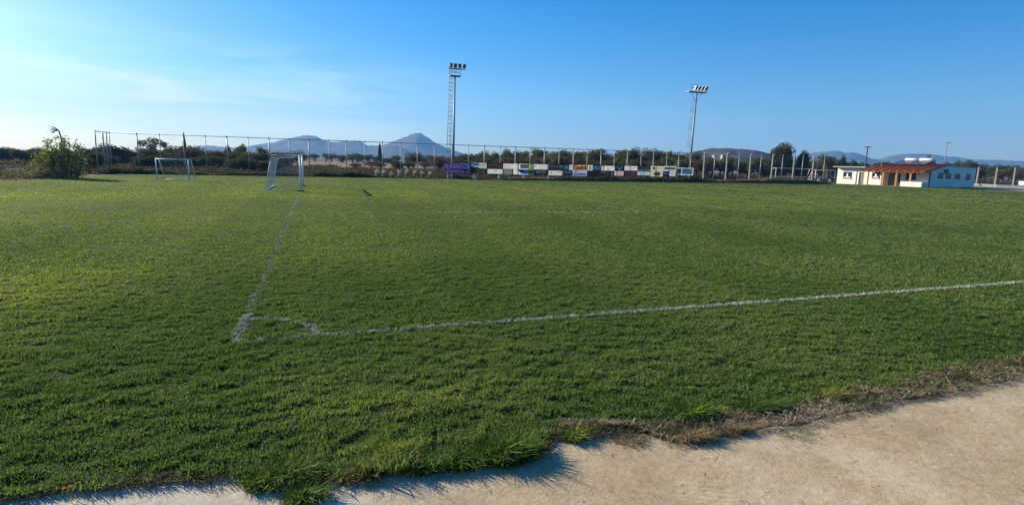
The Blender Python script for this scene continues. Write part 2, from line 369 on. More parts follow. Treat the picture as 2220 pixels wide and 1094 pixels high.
GV, GT, GA, off = [], [], [], 0
PV, PT, poff = [], [], 0
for (r0, r1, dens, nb, hh, ww, spr, sd) in (
        (3.2, 13, lambda r: 680*np.minimum(1, (7.5/r)**1.6), 12, .037, .0078, .042, 1),
        (13, 34, lambda r: 240*(13/r)**1.7, 9, .038, .013, .075, 2),
        (34, 135, lambda r: 44*(34/r)**1.9, 8, .030, .034, .16, 3)):
    x, y = scatter(r0, r1, dens, sd)
    lum = fbm(x*7+y*1.5, y*11, 21, 3); patch = fbm(x*.5, y*.5, 31, 3)
    keep = (lum > .34) | (rng.random(len(x)) < .6); x, y, lum, patch = x[keep], y[keep], lum[keep], patch[keep]
    h = hh*(.30+1.55*np.clip((lum-.30)*2.0, 0, 1))*(.8+.4*patch); ee = y-edge_y(x)
    h = h*(1+1.3*np.exp(-(ee/.14)**2)*np.clip(1.6-2*np.abs(x-.55), 0, 1)*(.5+lum))
    d = line_dist(x, y); on = (d < 0) & ((rng.random(len(x)) < .8))
    V, T = blades(np.stack([x, y], 1)[~on], h[~on], np.full((~on).sum(), ww), nb, np.full((~on).sum(), spr), .9, sd)
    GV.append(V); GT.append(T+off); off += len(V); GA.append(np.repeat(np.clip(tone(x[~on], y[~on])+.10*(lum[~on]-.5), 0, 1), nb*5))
# thick paint bands get their own denser short chalked blades
def chalk(nper, seed):
    g = np.random.default_rng(seed); X, Y = [], []
    for (a, b, w) in LINES:
        L = math.hypot(b[0]-a[0], b[1]-a[1]); n = int(L*nper); t = g.random(n)
        ux, uy = (b[0]-a[0])/L, (b[1]-a[1])/L; o = g.uniform(-w/2, w/2, n)+g.normal(0, .012, n)
        X.append(a[0]+t*L*ux-o*uy); Y.append(a[1]+t*L*uy+o*ux)
    n = int(1.6*nper); t = g.uniform(0, math.pi/2, n); r = 1+g.uniform(-.055, .055, n)+g.normal(0, .01, n)
    X.append(CXC+r*np.cos(t)); Y.append(CYC+r*np.sin(t))
    return np.concatenate(X), np.concatenate(Y)
x, y = chalk(150, 5)
wear = fbm(x*1.1+3, y*1.1, 44, 4); g_line = (np.abs(x-CXC) < .12) & (y > CYC+1.3)
far_line = y > CYC+1.3
k = rng.random(len(x)) < np.where(far_line, np.where(g_line, .04, .08), np.clip(.42+.10*(x-CXC), .42, .85))*np.clip((wear-.18)*2.6, np.where(far_line, .25, .75), 1)
dd = np.hypot(x, y); k &= (dd < 60) & ~((x > CXC+15) & (y > GY-16)) & ~((x > CXC+1) & (x < CXC+5.8) & far_line & (y < GY) & (rng.random(len(x)) < .5))
x, y, dd = x[k], y[k], dd[k]
V, T = blades(np.stack([x, y], 1), np.full(len(x), .040), np.clip(.0009*dd, .007, .05), 7, np.clip(.003*dd, .018, .06), .8, 9)
tag(link('pitch_markings', raw_mesh('pitch_markings', V, T, 3, M_paint)), 'worn white chalk lines of the pitch: touchline, goal line, corner arc and box', kind='structure')
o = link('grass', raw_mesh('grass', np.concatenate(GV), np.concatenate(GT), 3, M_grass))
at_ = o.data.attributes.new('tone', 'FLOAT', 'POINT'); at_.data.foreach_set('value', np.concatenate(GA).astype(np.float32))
tag(o, 'short lumpy mown grass of the pitch', 'grass', kind='stuff')
del GV, GT

# ------------------------------------------------------------------ far hills and mountains
def range_mesh(name, prof, dep, m, label, base=0.0, width=.22, rough=.06, step=5, seed=1):
    px = np.arange(prof[0][0], prof[-1][0]+.1, step); py = np.interp(px, [p[0] for p in prof], [p[1] for p in prof])
    ts = np.concatenate([np.linspace(1-width, 1, 22), np.linspace(1, 1+width*1.3, 16)[1:]])
    V = np.empty((len(px), len(ts), 3))
    for i, (a, b) in enumerate(zip(px, py)):
        P = atd(a, b, dep)
        if P.z < 0: P.z = 0
        u = np.where(ts < 1, (1-ts)/width, (ts-1)/(width*1.3)); sh = (1-u)**1.15
        nz = fbm(a*.035+np.zeros_like(ts), ts*22, seed, 5)-.5
        rg = 1-2*np.abs(fbm(a*.02+ts*3, ts*9, seed+9, 4)-.5)
        z = P.z*sh*(1+nz*.45*np.minimum(1, u*3))*(1-.16*np.minimum(1, u*4)*(1-rg))
        z *= 1+rough*(noise2(a*.22, 0, seed)-.5)*np.exp(-(u*5)**2)
        V[i] = np.stack([P.x*ts, P.y*ts, np.where(u >= 1, -1.5, z+base)], 1)
    n, k = V.shape[:2]; idx = (np.arange(n-1)[:, None]*k+np.arange(k-1)[None]).reshape(-1, 1)
    o = link(name, raw_mesh(name, V.reshape(-1, 3), idx+np.array([[0, k, k+1, 1]]), 4, m, True)); tag(o, label, kind='structure'); return o
range_mesh('mountains', [(395, 331), (430, 317), (450, 315), (480, 318), (520, 321), (545, 316), (590, 309), (615, 302), (640, 297.5), (660, 293.5), (673, 292.8), (685, 295), (700, 303), (720, 308), (745, 306), (765, 304.5), (780, 306), (797, 315), (815, 315), (830, 314.5), (845, 309), (862, 303), (880, 296), (895, 290), (903, 288), (909, 288.3), (920, 294), (935, 304), (950, 313), (965, 319), (985, 326), (1010, 334), (1060, 343)], 3000, M_mount, 'blue mountain range with a sharp pyramid peak behind the pitch', seed=3)
range_mesh('mountains', [(770, 335), (815, 327), (840, 318), (857, 316), (870, 318), (885, 324), (905, 334), (925, 342)], 2350, M_mount, 'low rounded foothill in front of the pyramid peak', seed=5)
range_mesh('mountains', [(1700, 349), (1740, 338), (1765, 331), (1790, 328), (1805, 325.5), (1818, 327), (1835, 332), (1845, 329.5), (1856, 331.5), (1870, 336), (1890, 344), (1905, 345.5), (1920, 341), (1940, 336), (1960, 333.5), (1985, 332.8), (2010, 334), (2040, 337), (2080, 341), (2110, 346), (2160, 347), (2190, 348), (2230, 350), (2300, 354), (2400, 366)], 3000, M_mount, 'pale blue ridges behind the clubhouse', seed=11)
range_mesh('hills', [(1400, 372), (1440, 352), (1480, 334), (1520, 326), (1543, 320.5), (1558, 322), (1575, 320.3), (1592, 323), (1610, 323), (1640, 326), (1662, 331), (1700, 340), (1760, 360), (1800, 380)], 900, M_hill, 'dark brown maquis hill beyond the floodlight mast', seed=17, rough=.02)

# ------------------------------------------------------------------ haze: even air round the whole scene
hz = MB(); hz.box(-4300, -4300, -2.5, 4300, 4300, 330); ho = hz.build('haze', [])
hm = bpy.data.materials.new('haze_air'); hm.use_nodes = True; t = hm.node_tree; t.nodes.clear()
pv = N(t, 'ShaderNodeVolumePrincipled', inp={'Color': (.20, .46, .92, 1), 'Density': .00022, 'Anisotropy': .1}); mo = N(t, 'ShaderNodeOutputMaterial'); t.links.new(pv.outputs[0], mo.inputs['Volume'])
ho.data.materials.append(hm); tag(ho, 'thin blue haze in the air', 'haze', kind='stuff')
# ------------------------------------------------------------------ boundary fence: tall posts, top rail, wire mesh
FY, FH = 73.0, 4.5
C0 = at(205, 283, FH); C1 = on_y(236, 287.5, FY); C1 = Vector((C1.x, FY, 0))
def fence():
    t = thing('chain_link_fence', 'tall wire mesh fence with grey posts and top rail along the far pitch side', 'fence', (C1.x, FY, 0))
    L = lambda p: Vector(p)-Vector((C1.x, FY, 0))
    tops = [236, 296, 345, 397, 444.5, 491.5, 537.5, 582.5, 626.5, 669, 712, 750.5, 790, 829, 868, 905, 942, 980, 1016, 1050.5, 1085, 1118, 1150, 1181, 1213, 1244, 1274, 1304, 1333, 1361.5, 1391, 1418, 1447, 1473, 1499]
    xs_ = [on_y(px, 287+(px-236)*.0337, FY).x for px in tops]
    thick = [i % 2 == 1 for i in range(len(xs_))]
    for x, k in zip(xs_, thick):
        mb = MB(); mb.tube([(x-C1.x, 0, -.06), (x-C1.x, 0, FH)], .062 if k else .042, 8)
        mb.tube([(x-C1.x, 0, FH), (x-C1.x, 0, FH+.04)], .075 if k else .055, 8); mb.build('fence_post', M_steel, t)
    for p in (C0, at(222, 285.5, FH-.1), at(229.5, 286, FH)):
        q = L(p); mb = MB(); mb.tube([(q.x, q.y, -.06), (q.x, q.y, q.z)], .06, 8); mb.build('fence_post', M_steel, t)
    # concrete posts and thin steel posts towards the clubhouse
    for px, py in ((1529, 330.5), (1578, 331.5), (1629, 334), (1677, 334.5), (1723.5, 337), (1765.5, 340)):
        x = on_y(px, py, FY).x-C1.x; z = on_y(px, py, FY).z; mb = MB()
        mb.prism([(x-.11, -.11, -.06), (x+.11, -.11, -.06), (x+.11, .11, -.06), (x-.11, .11, -.06)], (0, 0, z+.06)); po = mb.build('concrete_post', M_conc, t)
        for zz in (z-.05, z*.70, z*.42, z*.16): mi = MB(); mi.tube([(x, -.13, zz-.08), (x, -.13, zz+.08)], .075, 8); mi.build('wire_holder', M_ceram, po)
    for px, py in ((1554, 332), (1607, 333.5), (1655, 334), (1702, 335), (1746, 336), (1793, 338.5)):
        p = on_y(px, py, FY); x = p.x-C1.x; mb = MB(); mb.tube([(x, .35, -.06), (x, .35, p.z)], .06, 8); mb.build('fence_post', M_steel, t)
    q = L(C0); end = on_y(1510, 330, FY).x-C1.x; mb = MB()
    mb.tube([(q.x, q.y, FH-.05), (0, 0, FH-.05)], .04, 6); mb.tube([(0, 0, FH-.05), (end, 0, FH-.05)], .04, 6); mb.build('top_rail', M_steel, t)
    e2 = on_y(1795, 339, FY).x-C1.x
    mb = MB(); mb.tube([(end, .35, 4.35), (e2, .35, 4.55)], .012, 4); mb.tube([(end, .35, 2.2), (e2, .35, 2.2)], .01, 4); mb.build('top_wire', M_steel, t)
    mb = MB(); st = .5; h = FH-.1; x = 0.0
    while x < e2:
        for d in (1, -1):
            a = x; b = x+d*h*.9; z0, z1 = .05, h
            if b < 0: z1 = .05+(a/(a-b))*(h-.05); b = 0
            mb.tube([(a, .07, z0), (b, .07, z1)], .0017, 3, caps=False)
        x += st
    for z in (.1, 1.5, 3): mb.tube([(0, .07, z), (e2, .07, z)], .003, 3, caps=False)
    ln = q.length
    for i in range(14):
        f = i/14; mb.tube([(q.x*f, q.y*f, .05), (q.x*f, q.y*f, h)], .0025, 3, caps=False)
    mb.build('wire_mesh', mat('weathered_wire', (.10, .10, .09), (.07, .07, .065), scale=4, rough=.8, spec=.1), t)
fence()

def side_fence():
    a = at(2117, 399); t = thing('chain_link_fence', 'lower stretch of wire fence with pale concrete posts to the right of the clubhouse', 'fence', a)
    pts = [(2117, 399, 2122.5, 361), (2157, 400, 2163, 362), (2196, 401, 2199, 362), (2240, 402.5, 2247, 363.5)]
    P = []
    for px, py, qx, qy in pts:
        b = at(px, py); dep = (b-EYE).dot(F); tp = atd(px, py-(py-qy), dep); P.append((b, max(3.6, tp.z)))
    for b, z in P:
        b = b-a; mb = MB(); mb.prism([(b.x-.17, b.y-.17, -.06), (b.x+.17, b.y-.17, -.06), (b.x+.17, b.y+.17, -.06), (b.x-.17, b.y+.17, -.06)], (0, 0, z)); mb.build('fence_post', M_conc, t)
    mb = MB(); ps = [(b-a)+Vector((0, 0, z-.12)) for b, z in P]; pre = ps[0]+(ps[0]-ps[1])*1.3
    mb.tube([pre]+ps, .05, 6); mb.build('top_rail', M_steel, t)
    mb = MB()
    for i in range(len(ps)-1):
        for j in range(12):
            f = j/12; u = ps[i].lerp(ps[i+1], f); v = ps[i].lerp(ps[i+1], min(1, f+.45)); mb.tube([(u.x, u.y, .1), (v.x, v.y, v.z)], .004, 3, caps=False)
            w = ps[i].lerp(ps[i+1], max(0, f-.45)); mb.tube([(u.x, u.y, .1), (w.x, w.y, w.z)], .004, 3, caps=False)
    mb.build('wire_mesh', mat('weathered_wire', (.10, .10, .09), (.07, .07, .065), scale=4, rough=.8, spec=.1), t)
side_fence()
def strip(name, pix, w, h, m, label, cat):
    """low kerb or wall along ground pixels"""
    P = [at(a, b) for a, b in pix]; o = P[0]; t = MB()
    for i in range(len(P)-1):
        d = (P[i+1]-P[i]); n = Vector((-d.y, d.x, 0)).normalized()*w/2; a = P[i]-o; b = P[i+1]-o
        t.prism([a+n+Vector((0, 0, -.06)), a-n+Vector((0, 0, -.06)), b-n+Vector((0, 0, -.06)), b+n+Vector((0, 0, -.06))], (0, 0, h+.06))
    return tag(t.build(name, m, loc=o), label, cat)
strip('concrete_kerb', [(2106, 401), (2165, 404), (2240, 407)], .5, .35, M_conc, 'long pale concrete kerb running from the clubhouse corner to the right edge', 'kerb')
strip('low_wall', [(2108, 398), (2160, 399.5), (2205, 400.5)], .3, .45, M_conc, 'low concrete footing wall under the wire fence right of the clubhouse', 'wall')
strip('low_wall', [(2209, 400), (2235, 401)], .5, .9, M_white, 'short white block wall at the right edge behind the kerb', 'wall')

# path sheets beside the clubhouse
pp = [at(1985, 402.8), at(2000, 404.2), at(2060, 405.8), at(2100, 407.2), at(2260, 417), at(2300, 411), at(2230, 407), at(2110, 402.6)]
sheet('path', [(p.x, p.y) for p in pp], .006, M_path, 'pale gravel path in front of the clubhouse side wall')

# ------------------------------------------------------------------ football goals
def net_grid(mb, A, B, Cc, D, nu, nv, r=.004, sag=0.0):
    """net panel on quad A B C D (A-B bottom, D-C top)"""
    A, B, Cc, D = map(Vector, (A, B, Cc, D))
    def P(u, v):
        p = (A.lerp(B, u)).lerp(D.lerp(Cc, u), v); p.z -= sag*math.sin(math.pi*u)*math.sin(math.pi*min(1, v)); return p
    for i in range(nu+1): mb.tube([P(i/nu, k/6) for k in range(7)], r, 3, caps=False)
    for j in range(nv+1): mb.tube([P(k/10, j/nv) for k in range(11)], r, 3, caps=False)
def big_goal():
    t = thing('football_goal', 'full-size white football goal seen from its side with a sagging net, dark shadow beside it', 'goal', (CXC, GY, 0))
    hw, h = 3.72, 2.5; w = MB
    for s in (-1, 1):
        m = MB(); m.tube([(0, s*hw, 0), (0, s*hw, h)], .065, 12); m.build('goal_post', M_white, t)
    m = MB(); m.tube([(0, -hw-.06, h), (0, hw+.06, h)], .065, 12); m.build('crossbar', M_white, t)
    for s in (-1, 1):
        m = MB(); m.tube([(-.04, s*hw, h-.02), (-1.0, s*hw, h-.03), (-1.75, s*hw, h-.10-.22*(s > 0)), (-1.85, s*hw, h-.45)], .028, 8)
        m.tube([(-1.85, s*hw, h-.45), (-2.05, s*hw, 1.2), (-2.2, s*hw, .03)], .022, 8); m.build('net_support', M_white, t)
    m = MB(); m.tube([(-.05, -hw, .03), (-2.2, -hw, .03)], .022, 8); m.tube([(-2.2, -hw, .04), (-2.2, hw, .04)], .045, 8); m.tube([(-2.2, hw, .03), (-.05, hw, .03)], .022, 8); m.build('ground_bar', M_white, t)
    m = MB(); X = -2.2
    net_grid(m, (X, -hw, .03), (X, hw, .03), (-1.8, hw, h-.2), (-1.8, -hw, h-.2), 44, 14, .004, .05)
    net_grid(m, (-1.8, -hw, h-.2), (-1.8, hw, h-.2), (0, hw, h), (0, -hw, h), 44, 10, .004, .22)
    for s in (-1, 1): net_grid(m, (X, s*hw, .03), (-.05, s*hw, .03), (-.05, s*hw, h-.05), (-1.8, s*hw, h-.2), 13, 14, .0032)
    m.build('net', M_net, t)
    for s in (-1, 1):
        m = MB(); m.prism([(-.22, s*hw-.16, 0), (.22, s*hw-.16, 0), (.22, s*hw+.16, 0), (-.22, s*hw+.16, 0)], (0, 0, .09)); m.build('base_weight', M_dark_steel, t)
big_goal()
def small_goal():
    a = at(341, 390.5); b = at(411, 391.5); d = (b-a); w = d.length; rz = math.atan2(d.y, d.x); h = 1.85
    t = thing('football_goal', 'small white training goal standing near the far left fence', 'goal', a, rz)
    for x in (0, w):
        m = MB(); m.tube([(x, 0, 0), (x, 0, h)], .05, 10); m.build('goal_post', M_white, t)
    m = MB(); m.tube([(-.05, 0, h), (w+.05, 0, h)], .05, 10); m.build('crossbar', M_white, t)
    for x in (0, w):
        m = MB(); m.tube([(x, 0, h), (x+.12, .35, h-.02), (x+.3, 1.0, .03)], .035, 8); m.build('rear_strut', M_white, t)
    m = MB(); m.tube([(.3, 1.0, .03), (w+.3, 1.0, .03)], .03, 8); m.build('ground_bar', M_white, t)
    m = MB(); net_grid(m, (.3, 1, .03), (w+.3, 1, .03), (w+.1, .3, h), (.1, .3, h), 18, 12, .003, .1); m.build('net', M_net, t)
small_goal()
def stored_goal(pa, pb, h, label, back=1.6):
    a = at(*pa); b = at(*pb); d = b-a; w = d.length; t = thing('football_goal', label, 'goal', a, math.atan2(d.y, d.x), group='goals stored behind the fence')
    for x in (0, w):
        m = MB(); m.tube([(x, 0, 0), (x, 0, h)], .055, 8); m.build('goal_post', M_white, t)
    m = MB(); m.tube([(-.08, 0, h), (w+.08, 0, h)], .055, 8); m.build('crossbar', M_white, t)
    for x in (0, w):
        m = MB(); m.tube([(x, 0, h), (x+.1, back*.5, h), (x+.1, back, .05)], .05, 6); m.build('rear_strut', M_white, t)
    m = MB(); m.tube([(.1, back, .9), (w+.1, back, .9)], .045, 6); m.build('rear_bar', M_white, t)
stored_goal((1680, 393), (1759, 394.3), 2.55, 'wider white goal frame stored behind the concrete posts with dry grass at its foot')
stored_goal((1766, 394.3), (1808, 394.8), 2.4, 'narrower white goal frame stored just left of the clubhouse')
for px, py in ((1752, 394), (1773, 394.5), (1797, 394.5)):
    p = at(px, py); m = MB(); m.tube([(0, 0, 0), (0, 0, .08), (.03, 0, .3), (.06, 0, .52), (.07, 0, .6)], [.2, .27, .3, .24, .07], 10)
    tag(m.build('white_canister', M_white, loc=p), 'small white rounded canister on the ground among the stored goals', 'canister', 'white canisters by the stored goals')

# ------------------------------------------------------------------ floodlight masts
def ladder(m, p, q, w, step, axis, r=.022):
    p, q = Vector(p), Vector(q); ax = Vector(axis); L = (q-p).length
    m.tube([p-ax*w/2, q-ax*w/2], r, 5); m.tube([p+ax*w/2, q+ax*w/2], r, 5)
    for i in range(int(L/step)):
        c = p.lerp(q, (i+.5)*step/L); m.tube([c-ax*w/2, c+ax*w/2], r, 5)
def mast_a():
    Y = 74.2; base = on_y(982, 386, Y); top = on_y(986.4, 165, Y); b0 = Vector((base.x, Y, 0))
    t = thing('floodlight_mast', 'taller floodlight mast with four dark lamps and a caged ladder, rising behind the purple banner', 'floodlight mast', b0)
    H = top.z; lean = top.x-base.x; k = R0
    m = MB(); m.tube([(0, 0, -.06), (lean*.5, 0, H*.5), (lean, 0, H)], [.15, .125, .095], 12); m.build('pole', M_pale_steel, t)
    ax = Vector((1, 0, 0)); lx = -.58
    m = MB(); ladder(m, (lx-.1, -.12, 2.2), (lx+lean, -.12, H+.2), .46, .53, ax, .03)
    for i in range(12):
        z = 3+i*(H-3.2)/12; c = Vector((lx-.1+(lean+.1)*z/H, -.12, z))
        m.tube([c+Vector((-.28, -.0, 0)), c+Vector((-.3, -.5, 0)), c+Vector((0, -.72, 0)), c+Vector((.3, -.5, 0)), c+Vector((.28, 0, 0))], .016, 5)
    for dx in (-.3, 0, .3): m.tube([(lx-.1+dx, -.62, 3), (lx+lean+dx, -.62, H-.2)], .012, 4)
    m.build('ladder', M_pale_steel, t)
    m = MB(); X = lean; zb = on_y(984, 165, Y).z-.05
    m.box(X-.75, -.5, zb, X+.72, .5, zb+.1)
    for a in (-.72, .69):
        for b in (-.48, .45): m.box(X+a, b, zb+.1, X+a+.06, b+.06, zb+1.45)
    for z in (.55, .95):
        m.box(X-.72, -.49, zb+z, X+.2, -.44, zb+z+.06); m.box(X-.72, .44, zb+z, X+.75, .49, zb+z+.06)
    m.box(X-.75, -.5, zb+1.45, X+.75, -.42, zb+1.50); m.box(X-.75, .42, zb+1.45, X+.75, .5, zb+1.50); m.build('platform', M_pale_steel, t)
    m = MB(); l0 = on_y(972, 147.5, Y); l1 = on_y(1008.5, 151, Y); p0 = l0-b0; p1 = l1-b0; m.tube([p0, p1], .06, 6); m.build('lamp_bar', M_dark_steel, t)
    for i, px in enumerate((977.3, 986.8, 996.5, 1006.3)):
        c = on_y(px, 142.2+i*.75, Y)-b0; lamp(c, .40, .50, t, -.08)
def lamp(c, w, h, t, tilt):
    m = MB(); m.prism([(c.x-w/2, c.y-.16, c.z-h/2+.05), (c.x-w/2, c.y-.2+tilt, c.z+h/2), (c.x-w/2, c.y+.1, c.z+h/2), (c.x-w/2, c.y+.22, c.z+.05), (c.x-w/2, c.y+.1, c.z-h/2+.05)], (w, 0, 0))
    m.tube([(c.x, c.y, c.z-h/2-.15), (c.x, c.y, c.z-h/2+.08)], .05, 6); o = m.build('lamp', M_dark_steel, t)
    g = MB(); e = .05; g.face([(c.x-w/2+e, c.y-.166, c.z-h/2+.1), (c.x+w/2-e, c.y-.166, c.z-h/2+.1), (c.x+w/2-e, c.y-.203+tilt, c.z+h/2-.06), (c.x-w/2+e, c.y-.203+tilt, c.z+h/2-.06)]); g.build('lamp_glass', M_glassy, o)
mast_a()
def mast_b():
    Y = 74.2; base = on_y(1493, 386, Y); top = on_y(1510.5, 203, Y); b0 = Vector((base.x, Y, 0)); H = top.z; X = top.x-base.x
    t = thing('floodlight_mast', 'shorter floodlight mast with a slanting row of four pale lamps, left of the concrete posts', 'floodlight mast', b0)
    m = MB(); m.tube([(0, 0, -.06), (X*.5, 0, H*.5), (X, 0, H)], [.16, .135, .10], 12); m.build('pole', M_pale_steel, t)
    m = MB()
    for k in range(4):
        z0 = 2.6+k*(H-3)/4; z1 = z0+(H-3)/4-.35; ladder(m, (X*z0/H-.72, -.1, z0), (X*z1/H-.62, -.1, z1), .42, .5, (1, 0, 0))
        m.tube([(X*z0/H-.55, -.1, z0+.2), (X*z0/H, 0, z0+.2)], .02, 4)
    m.build('ladder', M_pale_steel, t)
    m = MB(); z = H+.02
    m.prism([(X-1.75, -.5, z+.12), (X+1.5, -.5, z+.12), (X+1.5, .5, z+.12), (X-1.75, .5, z+.12)], (0, 0, .1))
    m.tube([(X-1.1, 0, z+.12), (X-.1, 0, z-1.2)], .035, 6); m.tube([(X+.9, 0, z+.12), (X+.1, 0, z-1.2)], .035, 6)
    for a in (-1.72, -.9): m.box(X+a, -.48, z+.2, X+a+.05, -.43, z+1.2)
    m.box(X-1.75, -.49, z+1.15, X-.1, -.44, z+1.2); m.box(X-1.75, -.49, z+.7, X-.1, -.44, z+.75)
    m.build('platform', M_pale_steel, t)
    mm = MATS.get('pale_lamp') or mat('pale_lamp', (.62, .62, .60), rough=.3)
    for i in range(4):
        c = Vector((X-.45+i*.62, -.1, z+.72)); w, h = .44, .7
        m = MB(); m.prism([(c.x-w/2, c.y-.18, c.z-h/2), (c.x-w/2+.25, c.y-.3, c.z+h/2), (c.x-w/2+.25, c.y+.1, c.z+h/2), (c.x-w/2, c.y+.12, c.z-h/2)], (w, 0, 0)); o = m.build('lamp', mm, t)
        g = MB(); g.face([(c.x-w/2+.09, c.y-.186, c.z-h/2+.08), (c.x+w/2-.09, c.y-.186, c.z-h/2+.08), (c.x+w/2+.12, c.y-.304, c.z+h/2-.08), (c.x-w/2+.3, c.y-.304, c.z+h/2-.08)]); g.build('lamp_glass', M_dark_steel, o)
mast_b()
def mast_c():
    d = 190; base = atd(2040, 390, d); top = atd(2045.5, 311, d); b0 = Vector((base.x, base.y, 0))
    t = thing('floodlight_mast', 'thin faint floodlight mast with a short lamp bar far behind the clubhouse', 'floodlight mast', b0, -YAW)
    m = MB(); m.tube([(0, 0, -.06), (.5, 0, top.z)], [.12, .08], 8); m.build('pole', M_pale_steel, t)
    m = MB(); m.box(-.6, -.05, top.z, 1.7, .05, top.z+.08); m.build('lamp_bar', M_pale_steel, t)
    for i in range(4):
        m = MB(); m.prism([(-.45+i*.55, -.2, top.z+.14), (-.35+i*.55, -.25, top.z+.4), (-.35+i*.55, .1, top.z+.4), (-.45+i*.55, .12, top.z+.1)], (.26, 0, 0)); m.build('lamp', M_pale_steel, t)
mast_c()
def utility_pole():
    d = 128; base = atd(1871.5, 388, d); top = atd(1874.3, 318, d); b0 = Vector((base.x, base.y, 0)); z = top.z
    mw = mat('weathered_pole_wood', (.06, .055, .05), (.09, .08, .07), scale=4, rough=.9)
    t = thing('utility_pole', 'dark wooden utility pole with a short crossarm behind the clubhouse roof', 'utility pole', b0, -YAW)
    m = MB(); m.tube([(0, 0, -.06), (.15, 0, z)], [.17, .12], 8); m.build('pole', mw, t)
    m = MB(); m.box(-.62, -.08, z-.22, .82, .08, z-.04); m.build('crossarm', mw, t)
    for x in (-.5, 0.1, .7):
        m = MB(); m.tube([(x, 0, z-.04), (x, 0, z+.14)], [.05, .035], 6); m.build('insulator', M_ceram, t)
utility_pole()

# ------------------------------------------------------------------ sponsor boards on the fence
BY = 72.62
def flat_mat(name, c, c2=None): return mat('print_'+name, tuple(min(.88, v*1.3) for v in c), tuple(min(.8, v*1.15) for v in c), scale=1.3, rough=.6, spec=.2)
def vinyl(name): c = INKC[name]; return mat('vinyl_'+name, c, tuple(v*.86 for v in c), scale=1.3, rough=.6, spec=.2, transl=.36)
INKC =  dict(purple=(.055, .012, .068), lilac=(.60, .45, .68), white=(.72, .70, .64), grey=(.20, .20, .18), black=(.012, .011, .014), darkbrown=(.035, .014, .008),
      orange=(.62, .27, .09), orange_text=(.62, .26, .14), teal=(.015, .055, .065), maroon=(.07, .012, .02), pink=(.60, .45, .42), cream=(.58, .55, .40), yellow=(.52, .50, .27), green=(.05, .16, .025), lime=(.28, .34, .14),
      olive=(.40, .42, .16), blue=(.10, .19, .36), skyblue=(.32, .48, .58), navy=(.012, .03, .07), gold=(.36, .25, .08), tan=(.50, .40, .24), midgrey=(.26, .27, .27), paleblue=(.50, .57, .60), sage=(.47, .54, .50), stone=(.24, .23, .19), rust=(.36, .16, .08), ink=(.09, .09, .10))
INK = {n: flat_mat(n, c) for n, c in INKC.items()}
